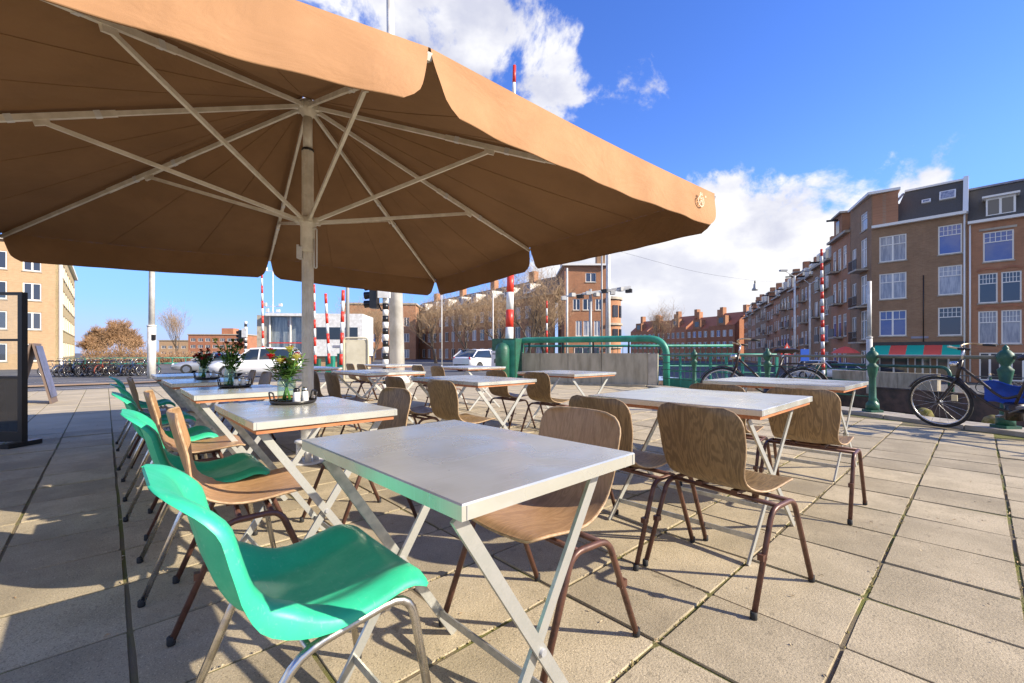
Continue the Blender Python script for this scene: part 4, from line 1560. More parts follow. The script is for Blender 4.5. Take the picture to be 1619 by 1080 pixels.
# beige control box
t = thing('control_box', 'beige rounded control box beside the slim grey post', 'cabinet', (gx(565, 16.2), 16.2, -0.1), math.radians(8))
MB().b2((-0.40, -0.2, 0.0), (0.40, 0.2, 1.62)).obj('body', 'beige_box', t)
MB().tube(fillet([(-0.43, -0.21, 0.0), (-0.43, -0.21, 1.68), (0.43, -0.21, 1.68), (0.43, -0.21, 0.0)], 0.12, 5), 0.035, 8).obj('frame', 'beige_box', t)
MB().b2((-0.34, -0.212, 0.2), (0.34, -0.203, 1.5)).obj('door', 'beige_box', t)

# hanging lamp on its wires across the canal
HL = Vector((gx(1194, 34), 34, 5.9))
t = thing('hanging_lamp', 'dark bell shaped lamp hanging from wires over the canal', 'street lamp', HL)
MB().lathe([(0.22, 0.0), (0.21, 0.10), (0.12, 0.22), (0.09, 0.5), (0.02, 0.55)], 14).obj('shade', 'grey_paint', t)
MB().lathe([(0.05, 0.55), (0.05, 0.75)], 8).obj('hook', 'black_frame', t)
for a, b, lab in ((Vector((gx(962, 22), 22, 6.3)), HL + Vector((0, 0, 0.75)), 'thin wire from the tram mast to the hanging lamp'),
                  (HL + Vector((0, 0, 0.75)), Vector((34.0, 45.5, 8.6)), 'thin wire from the hanging lamp to the houses')):
    md = (a + b) / 2 - Vector((0, 0, 0.25))
    tag(MB().tube(spline([a, md, b], 10), 0.006, 4).obj('wire', 'black_frame'), lab, 'wire')

# road signs across the water
t = thing('road_sign', 'triangular red and white warning sign across the canal', 'sign', (gx(1245, 30), 30, gh(gx(1245, 30), 30)))
MB().tube([(0, 0.03, 0), (0, 0.03, 2.9)], 0.035, 8).obj('post', 'grey_paint', t)
MB().add([(-0.48, 0, 2.1), (0.48, 0, 2.1), (0, 0, 2.95)], [(0, 1, 2)]).add([(-0.48, 0.015, 2.1), (0.48, 0.015, 2.1), (0, 0.015, 2.95)], [(2, 1, 0)]).obj('red_border', 'red_paint', t)
MB().add([(-0.30, -0.006, 2.2), (0.30, -0.006, 2.2), (0, -0.006, 2.73)], [(0, 1, 2)]).obj('white_field', 'paint_white', t)
t = thing('road_sign', 'square blue sign on a post across the canal', 'sign', (gx(1273, 31), 31, gh(gx(1273, 31), 31)))
MB().tube([(0, 0.05, 0), (0, 0.05, 2.6)], 0.035, 8).obj('post', 'grey_paint', t)
MB().b2((-0.3, -0.01, 1.7), (0.3, 0.012, 2.55)).obj('plate', 'sign_blue', t)

# windscreen panel at the left edge
ws = thing('glass_windscreen', 'black framed glass windscreen with a dark lower panel at the terrace edge', 'windscreen', (gx(38, 4.83), 4.83, 0))
MB().b2((-0.035, -0.03, 0.05), (0.012, 0.03, 1.70)).obj('post', 'black_frame', ws)
MB().b2((-1.60, -0.03, 0.05), (-1.555, 0.03, 1.70)).obj('post', 'black_frame', ws)
for z0_, z1_ in ((1.67, 1.70), (1.16, 1.185), (0.745, 0.775), (0.05, 0.16)):
    MB().b2((-1.553, -0.025, z0_), (-0.037, 0.025, z1_)).obj('crossbar', 'black_frame', ws)
MB().b2((-1.553, -0.004, 1.186), (-0.037, 0.004, 1.669)).obj('pane', 'glass', ws)
MB().b2((-1.553, -0.004, 0.776), (-0.037, 0.004, 1.159)).obj('pane', 'glass', ws)
MB().b2((-1.553, -0.006, 0.161), (-0.037, 0.006, 0.744)).obj('lower_panel', 'car_glass', ws)
for x in (-0.02, -1.57):
    MB().box((x, 0, 0.025), (0.09, 0.34, 0.05)).obj('foot', 'black_frame', ws)
# pavement sign
ab = thing('pavement_sign', 'folding pavement sign leaning open behind the windscreen', 'sign', (gx(56, 8.9), 8.9, 0), math.radians(38))
for sx, nm in ((1, 'front_board'), (-1, 'back_board')):
    b = MB().bar((sx * 0.27, 0, 0.0), (sx * 0.015, 0, 1.22), 0.62, 0.03, (1, 0, 0)).obj(nm, 'board_wood', ab)
    MB().bar((sx * 0.262, 0, 0.12), (sx * 0.043, 0, 1.17), 0.54, 0.012, (1, 0, 0)).obj('chalk_panel', 'board_blue', b).location = (sx * 0.014, 0, 0.003)


# ------------------------------------------------------------------ bicycles
def make_bike(frame_mat, label, full=True):
    t = thing('bicycle', label, 'bicycle')
    rw, fw, r = Vector((-0.52, 0, 0.345)), Vector((0.60, 0, 0.345)), 0.345
    for nm, c in (('rear_wheel', rw), ('front_wheel', fw)):
        cir = lambda rad, n: [(c.x + rad * math.cos(6.28318 * i / n), 0, c.z + rad * math.sin(6.28318 * i / n)) for i in range(n)]
        w_ = MB().tube([(c.x, -0.045, c.z), (c.x, 0.045, c.z)], 0.025, 8).obj(nm, 'bike_grey', t)
        MB().tube(cir(r - 0.018, 32), 0.018, 7, closed=True).obj('tyre', 'rubber', w_)
        MB().tube(cir(r - 0.043, 32), 0.011, 6, closed=True).obj('rim', 'chrome', w_)
        sp_ = MB()
        for k in range(20):
            a = 6.28318 * k / 20
            b_ = a + (0.5 if k % 2 else -0.5)
            y = 0.03 if k % 4 < 2 else -0.03
            sp_.tube([(c.x + 0.024 * math.cos(b_), y, c.z + 0.024 * math.sin(b_)), (c.x + (r - 0.045) * math.cos(a), 0, c.z + (r - 0.045) * math.sin(a))], 0.0018, 3, False)
        sp_.obj('spokes', 'chrome', w_)
    bb, seat, head, headb = Vector((-0.08, 0, 0.29)), Vector((-0.24, 0, 0.80)), Vector((0.36, 0, 0.88)), Vector((0.40, 0, 0.68))
    f = MB()
    f.tube([bb, seat + Vector((-0.02, 0, 0.05))], 0.016, 8)
    f.tube(spline([headb, Vector((0.22, 0, 0.46)), Vector((0.06, 0, 0.33)), bb], 10), 0.018, 8)
    f.tube(spline([head + Vector((0, 0, -0.06)), Vector((0.20, 0, 0.66)), Vector((0.0, 0, 0.46)), Vector((-0.15, 0, 0.50))], 10), 0.016, 8)
    f.tube([headb + Vector((0.01, 0, -0.03)), head + Vector((-0.005, 0, 0.03))], 0.021, 8)
    for y in (-0.05, 0.05):
        f.tube([bb + Vector((0, y * 0.6, 0)), rw + Vector((0, y, 0))], 0.010, 6)
        f.tube([seat + Vector((0.02, y * 0.4, -0.08)), rw + Vector((0, y, 0))], 0.009, 6)
    f.obj('frame', frame_mat, t)
    fk = MB()
    for y in (-0.05, 0.05):
        fk.tube(spline([headb + Vector((0.0, y * 0.6, 0.0)), Vector((0.50, y, 0.50)), fw + Vector((0, y, 0))], 7), 0.012, 6)
    fk.obj('fork', frame_mat, t)
    for nm, c, a0, a1 in (('rear_mudguard', rw, 0.35, 3.6), ('front_mudguard', fw, 0.5, 2.9)):
        rows = []
        for i in range(15):
            a = a0 + (a1 - a0) * i / 14
            rows.append([(c.x + (r + 0.024 - (0.012 if abs(y) > 0.02 else 0)) * math.cos(a), y, c.z + (r + 0.024 - (0.012 if abs(y) > 0.02 else 0)) * math.sin(a)) for y in (-0.027, -0.015, 0.015, 0.027)])
        MB().thick(rows, 0.003).obj(nm, frame_mat, t)
    MB().tube([seat, seat + Vector((-0.04, 0, 0.13))], 0.013, 6).obj('seat_post', 'chrome', t)
    sd = MB()
    rows = []
    for i in range(8):
        g = i / 7
        x = -0.44 + 0.28 * g
        hw = 0.105 * (1 - g) ** 0.8 + 0.024
        rows.append([(x, hw * q, 0.965 - 0.03 * q * q - (0.02 if i in (0, 7) else 0)) for q in (-1, -0.5, 0, 0.5, 1)])
    sd.thick(rows, 0.045).obj('saddle', 'leather', t)
    hb = MB().tube([head + Vector((-0.005, 0, 0.0)), head + Vector((-0.03, 0, 0.16))], 0.013, 6).obj('stem', 'chrome', t)
    hz0 = head + Vector((-0.03, 0, 0.16))
    for y in (-1, 1):
        pts = spline([hz0, hz0 + Vector((0.07, y * 0.12, 0.05)), hz0 + Vector((0.02, y * 0.27, 0.06)), hz0 + Vector((-0.17, y * 0.30, 0.03))], 10)
        h_ = MB().tube(pts, 0.011, 7).obj('handlebar', 'rusty', t)
        MB().tube([pts[-1] + Vector((0.10, -y * 0.008, 0.01)), pts[-1] + Vector((-0.02, 0, 0))], 0.016, 7).obj('grip', 'rubber', h_)
    MB().lathe([(0.045, 0.0), (0.05, 0.03), (0.035, 0.06)], 10, head + Vector((0.07, 0, -0.05))).obj('lamp', 'chrome', t)
    MB().b2((-0.60, -0.05, 0.30), (-0.02, -0.062, 0.37)).tube([(-0.08, -0.056, 0.29 - 0.10), (-0.08, -0.056, 0.29 + 0.10)], 0.085, 10).obj('chain_guard', 'bike_black', t)
    MB().tube([(-0.08, -0.08, 0.29), (0.06, -0.09, 0.20)], 0.010, 6).box((0.06, -0.14, 0.20), (0.09, 0.09, 0.022)).obj('pedal', 'bike_grey', t)
    MB().tube([(-0.08, 0.08, 0.29), (-0.22, 0.09, 0.38)], 0.010, 6).box((-0.22, 0.14, 0.38), (0.09, 0.09, 0.022)).obj('pedal', 'bike_grey', t)
    rk = MB()
    for y in (-0.07, 0.07):
        rk.tube([(-0.28, y, 0.75), (-0.80, y, 0.745)], 0.007, 5)
        rk.tube([(-0.74, y, 0.745), (-0.53, y, 0.36)], 0.006, 5)
    for x in (-0.35, -0.5, -0.65, -0.8):
        rk.tube([(x, -0.07, 0.747), (x, 0.07, 0.747)], 0.006, 5)
    rk.obj('rear_rack', 'bike_black', t)
    ks = MB().tube([(-0.30, 0.06, 0.30), (-0.36, 0.16, 0.0)], 0.010, 6).obj('kickstand', 'bike_grey', t)
    return t


b1 = make_bike('bike_black', 'old black bicycle leaning on the railing, with blue bag and tan handlebar')
b1.location = sn(3.55, 7.42, 0.002)
b1.rotation_euler = (math.radians(-5), 0, math.atan2(EY, EX) + 0.10)
b1.scale = (1.03, 1.03, 1.03)
MB().b2((0.44, -0.075, 0.36), (0.50, -0.063, 0.44)).obj('tag_plate', 'petal_cream', b1)
bag = MB()
rows = []
for i in range(7):
    g = i / 6
    rows.append([(-0.20 + 0.40 * q, -0.10 - 0.07 * math.sin(math.pi * g) * math.sin(math.pi * (0.1 + 0.8 * q)), 0.62 - 0.26 * g - 0.03 * math.sin(6 * q)) for q in [k / 8 for k in range(9)]])
bag.thick(rows, 0.012).obj('bag', 'blue_cloth', b1)
b2_ = make_bike('bike_black', 'black bicycle parked against the railing behind the canal table')
b2_.location = Vector((4.25, 7.30, 0.03))
b2_.rotation_euler = (math.radians(6), 0, math.radians(167))
b2_.scale = (1.10, 1.10, 1.10)
# bikes parked in the row across the road
protos = [make_bike('bike_black', 'x'), make_bike('bike_grey', 'x'), make_bike('bike_blue', 'x'), make_bike('bike_red', 'x')]
usd = [[], [], [], []]
rb = random.Random(5)
for k in range(24):
    f = k / 23
    px = 92 + (236 - 92) * f
    D = 26.6 + 0.8 * f + rb.uniform(-0.35, 0.35)
    q = rb.choice([0, 0, 1, 2, 3, 1])
    o = spawn(protos[q], usd[q], (gx(px, D), D, gh(gx(px, D), D) + 0.01), math.radians(rb.choice([95, 275, 25, 205]) + rb.uniform(-22, 22)),
              'bicycle parked in the crowded row before the trees across the road', 'bicycle', 'bicycles in the crowded row')
rr_ = thing('road_railing', 'thin green railing behind the row of parked bicycles', 'railing', (gx(110, 34), 34, -0.45))
ge = Vector((gx(372, 40) - gx(110, 34), 6, 0))
for z in (1.05, 0.6):
    MB().tube([(0, 0, z), ge + Vector((0, 0, z))], 0.05, 6).obj('rail', 'green_paint', rr_)
for k in range(13):
    MB().bar(ge * (k / 12), ge * (k / 12) + Vector((0, 0, 1.05)), 0.06, 0.06).obj('upright', 'green_paint', rr_)


# ------------------------------------------------------------------ cars
def make_car(mtl, label, loc, rz, L=4.6, Wd=1.85, H=1.62, kind='suv'):
    t = thing('car', label, 'car', loc, rz)
    hw = Wd / 2
    hl = L / 2
    if kind == 'suv':
        st_ = [(-hl, 0.55, 0.95), (-hl + 0.10, 0.32, 1.02), (-hl + 0.6, 0.28, 1.04), (0, 0.26, 1.00), (hl - 1.3, 0.27, 0.97), (hl - 0.5, 0.29, 0.88), (hl - 0.1, 0.34, 0.74), (hl, 0.48, 0.60)]
        gh_ = [(-hl + 0.12, 1.03, 0.0), (-hl + 0.55, H, 1.0), (-0.3, H + 0.02, 1.0), (0.35, H - 0.02, 1.0), (hl - 1.25, 0.98, 0.0)]
    else:
        st_ = [(-hl, 0.5, 0.90), (-hl + 0.10, 0.30, 0.98), (-hl + 0.6, 0.24, 0.98), (0, 0.22, 0.92), (hl - 1.2, 0.24, 0.88), (hl - 0.5, 0.26, 0.80), (hl - 0.1, 0.3, 0.68), (hl, 0.42, 0.55)]
        gh_ = [(-hl + 0.2, 0.97, 0.0), (-hl + 0.8, H - 0.04, 1.0), (-0.2, H, 1.0), (0.4, H - 0.06, 1.0), (hl - 1.15, 0.89, 0.0)]
    rows = []
    for i, (x, z0, z1) in enumerate(st_):
        tp = 0.80 if i in (0, len(st_) - 1) else (0.93 if i in (1, len(st_) - 2) else 1.0)
        zm = z0 + (z1 - z0) * 0.6
        rows.append([(x, -hw * tp * 0.86, z0), (x, -hw * tp, z0 + 0.12), (x, -hw * tp, zm), (x, -hw * tp * 0.95, z1 - 0.03), (x, -hw * tp * 0.8, z1), (x, 0, z1 + 0.015),
                     (x, hw * tp * 0.8, z1), (x, hw * tp * 0.95, z1 - 0.03), (x, hw * tp, zm), (x, hw * tp, z0 + 0.12), (x, hw * tp * 0.86, z0)])
    body = MB().grid(rows)
    k = len(rows[0])
    body.add(rows[0], [tuple(range(k))]).add(rows[-1], [tuple(range(k))[::-1]])
    body.obj('body', mtl, t)
    zb = 0.98
    gr_ = []
    for x, z, q in gh_:
        wb = hw * 0.93
        wt_ = hw * (0.93 - 0.17 * q)
        z2 = max(z, zb)
        gr_.append([(x, -wb, zb - 0.06), (x, -wb + (wb - wt_) * 0.85, z2 - 0.06 * q), (x, -wt_ + 0.06, z2 - 0.012), (x, 0, z2 + 0.012), (x, wt_ - 0.06, z2 - 0.012), (x, wb - (wb - wt_) * 0.85, z2 - 0.06 * q), (x, wb, zb - 0.06)])
    MB().grid(gr_).obj('greenhouse', 'car_glass', t)
    rf = []
    for x, z, q in gh_[1:4]:
        wt_ = hw * 0.76
        rf.append([(x, -wt_ - 0.02, z - 0.075), (x, -wt_ + 0.05, z + 0.004), (x, 0, z + 0.025), (x, wt_ - 0.05, z + 0.004), (x, wt_ + 0.02, z - 0.075)])
    MB().thick(rf, 0.02).obj('roof', mtl, t)
    for sy in (-1, 1):
        for (x0, z0), (x1, z1) in (((gh_[0][0], zb), (gh_[1][0], gh_[1][1] - 0.05)), ((-0.1, zb - 0.03), (-0.15, H - 0.06)), ((gh_[4][0], zb - 0.03), (gh_[3][0], gh_[3][1] - 0.06))):
            MB().bar((x0, sy * hw * 0.945, z0), (x1, sy * hw * 0.785, z1), 0.07, 0.06, (1, 0, 0)).obj('pillar', mtl, t)
    for x in (-hl + 0.85, hl - 0.9):
        for sy in (-1, 1):
            w_ = MB().tube([(x, sy * (hw - 0.21), 0.34), (x, sy * (hw + 0.005), 0.34)], 0.34, 20).obj('wheel', 'rubber', t)
            MB().tube([(x, sy * (hw + 0.003), 0.34), (x, sy * (hw + 0.02), 0.34)], 0.21, 16).obj('rim', 'chrome', w_)
    for sy in (-1, 1):
        MB().ball((hl - 0.12, sy * hw * 0.68, 0.66), 0.14, 8, 6, (0.7, 1.2, 0.6)).obj('headlight', 'lamp_clear', t)
        MB().ball((-hl + 0.06, sy * hw * 0.74, 0.85), 0.12, 8, 6, (0.5, 1, 1.2)).obj('taillight', 'tail_red', t)
        MB().box((0.75, sy * (hw + 0.06), 1.0), (0.16, 0.16, 0.12)).obj('mirror', mtl, t)
    return t


def car_at(px, D, ang, mtl, label, **kw):
    x = gx(px, D)
    return make_car(mtl, label, (x, D, gh(x, D)), ang, **kw)


car_at(412, 24.5, GA + math.pi - 0.45, 'car_white', 'white estate car driving past on the road behind the terrace')
car_at(338, 31, GA + math.pi - 0.3, 'car_silver', 'silver car following behind the white estate car', H=1.42, kind='sedan')
car_at(764, 31, GA + 0.2, 'car_white', 'pale car left of the green cabinet with the notice', H=1.5, kind='sedan')
car_at(1308, 37, math.radians(-70), 'car_white', 'white car parked across the canal near the red and white barrier')
car_at(1352, 36, math.radians(-70), 'car_silver', 'silver car parked across the canal beside the corner house', H=1.45, kind='sedan')

# ------------------------------------------------------------------ buildings
WCACHE = {}


def win_mesh(w, h, style):
    k = (round(w, 2), round(h, 2), style)
    if k in WCACHE:
        return WCACHE[k]
    b = 0.085
    m = MB()
    m.b2((0, 0.05, 0), (b, 0.14, h)).b2((w - b, 0.05, 0), (w, 0.14, h)).b2((b, 0.052, 0), (w - b, 0.14, b)).b2((b, 0.052, h - b), (w - b, 0.14, h))
    if style in ('mull', 'dutch'):
        m.b2((w / 2 - 0.06, 0.055, b), (w / 2 + 0.06, 0.135, h - b))
    if style in ('dutch', 'single'):
        zt = h * 0.64
        m.b2((b, 0.058, zt), (w - b, 0.132, zt + 0.06))
        n = 4 if style == 'dutch' else 5
        for i in range(1, n + (1 if style == 'single' else 0)):
            if style == 'dutch':
                xs = [b + (w / 2 - 0.06 - b) * 0.5, w / 2 + 0.06 + (w / 2 - 0.06 - b) * 0.5]
                if i <= 2:
                    m.b2((xs[i - 1] - 0.017, 0.075, zt), (xs[i - 1] + 0.017, 0.12, h - b))
            elif i < 5:
                x = b + (w - 2 * b) * i / 5
                m.b2((x - 0.017, 0.075, zt), (x + 0.017, 0.12, h - b))
        zmid = zt + 0.06 + (h - b - zt - 0.06) / 2
        if style == 'single':
            m.b2((b, 0.077, zmid - 0.015), (w - b, 0.118, zmid + 0.015))
    if style == 'strip':
        for i in (1, 2):
            m.b2((w * i / 3 - 0.04, 0.055, b), (w * i / 3 + 0.04, 0.135, h - b))
    me = m.mesh('window', 'frame_white')
    pn = MB().b2((b * 0.6, 0.095, b * 0.6), (w - b * 0.6, 0.105, h - b * 0.6))
    si = MB().b2((-0.06, -0.07, -0.09), (w + 0.06, 0.10, -0.002))
    pm = {q: pn.mesh('pane', q) for q in ('pane_dark', 'pane_curtain', 'pane_sky_tint')}
    WCACHE[k] = (me, pm, si.mesh('sill', 'stone_trim'))
    return WCACHE[k]


RW = random.Random(77)


def panel(root, o, ang, w, h, wins, material, thick=0.32, name='wall', sills=True, panes=None):
    """wall panel in its own frame: x along, outward -y, with real openings, windows hung in them"""
    xs = sorted({0.0, w} | {a for q in wins for a in (q[0], q[0] + q[2])})
    zs = sorted({0.0, h} | {a for q in wins for a in (q[1], q[1] + q[3])})
    m = MB()
    for i in range(len(xs) - 1):
        for j in range(len(zs) - 1):
            cx, cz = (xs[i] + xs[i + 1]) / 2, (zs[j] + zs[j + 1]) / 2
            if any(q[0] < cx < q[0] + q[2] and q[1] < cz < q[1] + q[3] for q in wins):
                continue
            m.add([(xs[i], 0, zs[j]), (xs[i + 1], 0, zs[j]), (xs[i + 1], 0, zs[j + 1]), (xs[i], 0, zs[j + 1])], [(0, 1, 2, 3)])
    for q in wins:
        x0, z0, x1, z1 = q[0], q[1], q[0] + q[2], q[1] + q[3]
        d = 0.16
        m.add([(x0, 0, z0), (x1, 0, z0), (x1, 0, z1), (x0, 0, z1), (x0, d, z0), (x1, d, z0), (x1, d, z1), (x0, d, z1)],
              [(0, 4, 5, 1), (1, 5, 6, 2), (2, 6, 7, 3), (3, 7, 4, 0)])
    t = thick
    m.add([(0, 0, 0), (0, t, 0), (0, t, h), (0, 0, h)], [(0, 3, 2, 1)])
    m.add([(w, 0, 0), (w, t, 0), (w, t, h), (w, 0, h)], [(0, 1, 2, 3)])
    m.add([(0, 0, h), (w, 0, h), (w, t, h), (0, t, h)], [(0, 1, 2, 3)])
    m.add([(0, t, 0), (w, t, 0), (w, t, h), (0, t, h)], [(3, 2, 1, 0)])
    wo = m.obj(name, material, root, o, ang)
    ca, sa = math.cos(ang), math.sin(ang)
    for q in wins:
        me, pm, si = win_mesh(q[2], q[3], q[4])
        loc = (o[0] + q[0] * ca, o[1] + q[0] * sa, o[2] + q[1])
        wi = link('window', me, root, loc, ang)
        pk = q[5] if len(q) > 5 else RW.choice(panes or ['pane_dark', 'pane_dark', 'pane_curtain', 'pane_sky_tint'])
        link('pane', pm[pk], wi)
        if sills:
            link('sill', si, wi)
    return wo


def grid_wins(x0, dx, nx, zlist, w, h, style, pk=None):
    return [(x0 + i * dx, z, w, h, style) + ((pk,) if pk else ()) for i in range(nx) for z in zlist]


# ---- corner house with the awning
A = Vector((31.3, 38.0, -1.25))
fa = math.atan2(-UX, UY)
fd = Vector((UY, -UX, 0))
fi = Vector((UX, UY, 0))
chs = thing('brick_house', 'brown brick corner house with white windows and green and red awning', 'house', A)
Wf, Hf = 5.78, 13.05
panel(chs, (0, 0, 0), fa, Wf, Hf,
      [(0.52, 10.05, 1.75, 2.2, 'dutch', 'pane_curtain'), (0.52, 6.85, 1.75, 2.2, 'dutch', 'pane_curtain'), (0.52, 3.72, 1.75, 2.15, 'dutch', 'pane_sky_tint'),
       (4.15, 10.10, 1.35, 2.3, 'single', 'pane_sky_tint'), (4.15, 6.88, 1.35, 2.3, 'single', 'pane_curtain'), (4.15, 3.65, 1.35, 2.25, 'single', 'pane_dark'),
       (0.5, 0.35, 1.9, 1.9, 'mull', 'pane_dark'), (2.75, 0.05, 1.0, 2.2, 'mull', 'pane_dark'), (4.05, 0.35, 1.4, 1.9, 'mull', 'pane_dark')], 'brick_brown')
wdv = Vector((0.357, 0.934, 0))
Cc = wdv * 5.0
wa = math.atan2(-0.934, -0.357)
panel(chs, tuple(Cc), wa, 5.0, 16.0,
      [(2.6, 13.35, 1.5, 1.6, 'single'), (2.6, 10.0, 1.4, 2.6, 'dutch', 'pane_curtain'), (2.6, 6.7, 1.4, 2.6, 'dutch', 'pane_curtain'), (2.6, 3.5, 1.4, 2.6, 'dutch', 'pane_dark'),
       (2.6, 0.2, 1.4, 2.3, 'mull', 'pane_dark'), (0.4, 10.2, 1.1, 2.0, 'mull'), (0.4, 6.9, 1.1, 2.0, 'mull'), (0.4, 3.7, 1.1, 2.0, 'mull')], 'brick_brown')
# gable tower over the corner
b = MB()
T0 = [Vector((0, 0, 0)) + fi * 0.03, fd * 1.75 + fi * 0.03, fd * 0.9 + fi * 4.0, Cc + fi * 0.33]
b.add([(p.x, p.y, 13.1) for p in T0] + [(p.x, p.y, 16.0) for p in T0], [(0, 1, 5, 4), (1, 2, 6, 5), (2, 3, 7, 6), (4, 5, 6, 7)])
b.obj('gable_tower', 'brick_red', chs)
b = MB()
T1 = [p - Vector((0.32, 0.2, 0)) * (1 if i in (0, 3) else 0.0) + fd * (0.15 if i in (1, 2) else -0.12) for i, p in enumerate(T0)]
b.prism([(p.x, p.y) for p in T1], 16.02, 16.24)
b.obj('tower_cornice', 'frame_white', chs)
# mansard
b = MB()
p0, p1 = fd * 1.2, fd * (Wf - 0.12)
q0, q1 = fd * 2.0 + fi * 1.9, fd * (Wf - 0.12) + fi * 1.9
r0v, r1v = fd * 2.0 + fi * 8, fd * (Wf - 0.12) + fi * 8
z = lambda p, h: (p.x, p.y, h)
b.add([z(p0, Hf + 0.06), z(p1, Hf + 0.06), z(q1, 16.2), z(q0, 16.2), z(r0v, 16.3), z(r1v, 16.3)], [(0, 1, 2, 3), (3, 2, 5, 4)])
rfo = b.obj('roof', 'slate', chs)
b = MB()
b.bar(z(fd * 0.05 - fi * 0.18, Hf + 0.10), z(fd * (Wf - 0.05) - fi * 0.18, Hf + 0.10), 0.40, 0.22)
b.obj('gutter', 'frame_white', chs)
MB().bar(z(q0, 16.28), z(q1, 16.28), 0.22, 0.16).obj('ridge_trim', 'frame_white', rfo)
MB().bar(z(p1 + fd * 0.02, Hf + 0.1), z(q1 + fd * 0.02, 16.42), 0.30, 0.30).obj('verge', 'frame_white', rfo)
sl = (q1 - p1)
nrm = Vector((-fi.x * 3.15, -fi.y * 3.15, 1.9)).normalized()
for f, hgt, sz, mt in ((4.65, 0.62, (0.95, 0.9), 'pane_curtain'), (3.4, 0.55, (0.55, 0.35), 'pane_curtain')):
    c = fd * f + fi * 1.9 * hgt + Vector((0, 0, Hf + 0.06 + 3.15 * hgt))
    upv = (fi * 1.9 + Vector((0, 0, 3.15))).normalized()
    MB().bar(c - fd * sz[0] / 2 + nrm * 0.04, c + fd * sz[0] / 2 + nrm * 0.04, 0.14, sz[1], upv).obj('skylight', 'frame_white', rfo)
    MB().bar(c - fd * (sz[0] / 2 - 0.08) + nrm * 0.115, c + fd * (sz[0] / 2 - 0.08) + nrm * 0.115, 0.014, sz[1] - 0.16, upv).obj('skylight_pane', mt, rfo)
MB().bar(z(fd * 0.0 + fi * 0.4, 13.1), z(fd * 1.9 + fi * 1.9, 16.1), 0.2, 0.12).obj('lead_flashing', 'lead_grey', rfo)
MB().tube([z(fd * (Wf - 0.16) - fi * 0.07, 0.05), z(fd * (Wf - 0.16) - fi * 0.07, Hf - 0.02)], 0.055, 8).obj('drainpipe', 'frame_white', chs)
MB().tube([z(fd * 3.3 - fi * 0.05, 3.2), z(fd * 3.3 - fi * 0.05, 8.6)], 0.035, 6).obj('drainpipe', 'black_frame', chs)
MB().bar(z(fd * 0.05 - fi * 0.05, 3.05), z(fd * (Wf - 0.05) - fi * 0.05, 3.05), 0.12, 0.28).obj('shop_fascia', 'shop_dark', chs)
MB().bar(z(fd * 2.55 - fi * 0.03, 3.55), z(fd * 3.6 - fi * 0.03, 3.55), 0.04, 0.18).obj('name_plate', 'lead_grey', chs)
# balconies on the canal face
for zz in (9.7, 6.4, 3.2):
    c = Cc * 0.34
    d_ = Vector((-0.357, -0.934, 0))
    nrm_ = Vector((-0.934, 0.357, 0))
    bo = MB().bar(c - d_ * 1.0 + nrm_ * 0.45 + Vector((0, 0, zz)), c + d_ * 1.0 + nrm_ * 0.45 + Vector((0, 0, zz)), 0.9, 0.14).obj('balcony', 'stone_trim', chs)
    bl = MB()
    for k in range(11):
        p = c + d_ * (-0.95 + 0.19 * k) + nrm_ * 0.86
        bl.bar(p + Vector((0, 0, zz + 0.07)), p + Vector((0, 0, zz + 0.95)), 0.03, 0.03)
    bl.bar(c - d_ * 1.0 + nrm_ * 0.86 + Vector((0, 0, zz + 0.97)), c + d_ * 1.0 + nrm_ * 0.86 + Vector((0, 0, zz + 0.97)), 0.05, 0.05)
    bl.obj('balcony_rail', 'black_frame', bo)
# awning: striped cloth on arms
aw = thing('awning', 'shop awning in broad green and red stripes on the corner house', 'awning', A + fd * 0.25 - fi * 0.06 + Vector((0, 0, 2.92)), fa)
for k in range(5):
    w0, w1 = k * 1.04, (k + 1) * 1.04
    MB().thick([[(w0, 0, 0), (w1, 0, 0)], [(w0, -0.75, -0.38), (w1, -0.75, -0.38)], [(w0, -1.5, -0.80), (w1, -1.5, -0.80)], [(w0, -1.52, -1.0), (w1, -1.52, -1.0)]], 0.012) \
        .obj('stripe', 'awning_green' if k % 2 == 0 else 'awning_red', aw)
MB().tube([(0, -1.5, -0.82), (5.2, -1.5, -0.82)], 0.03, 6).obj('front_bar', 'frame_white', aw)

# ---- neighbour on the right
B = A + fd * 5.80
nh = thing('brick_house', 'lighter red brick house right of the corner house, with arched windows and dormer', 'house', B)
panel(nh, (0, 0, 0), fa, 6.6, 12.2,
      [(0.80, 9.15, 1.55, 2.25, 'single', 'pane_sky_tint'), (0.55, 6.05, 1.0, 2.25, 'single', 'pane_dark'), (1.72, 6.05, 1.0, 2.25, 'single', 'pane_dark'),
       (0.55, 2.95, 1.0, 2.5, 'single', 'pane_curtain'), (1.72, 2.95, 1.0, 2.5, 'single', 'pane_curtain'), (3.9, 9.15, 1.55, 2.25, 'single', 'pane_sky_tint'),
       (3.7, 6.05, 1.0, 2.25, 'single'), (4.9, 6.05, 1.0, 2.25, 'single'), (3.7, 2.95, 1.0, 2.5, 'single'), (4.9, 2.95, 1.0, 2.5, 'single'),
       (0.6, 0.2, 1.1, 2.1, 'mull', 'pane_dark'), (2.2, 0.2, 1.2, 2.1, 'mull', 'pane_dark'), (4.4, 0.2, 1.4, 2.1, 'mull', 'pane_dark')], 'brick_red')
b = MB()
p0, p1, q0, q1 = Vector((0, 0, 0)), fd * 6.6, fi * 1.7, fd * 6.6 + fi * 1.7
b.add([z(p0, 12.25), z(p1, 12.25), z(q1, 15.2), z(q0, 15.2), z(q0 + fi * 6, 16.6), z(q1 + fi * 6, 16.6)], [(0, 1, 2, 3), (3, 2, 5, 4)])
rf2 = b.obj('roof', 'slate', nh)
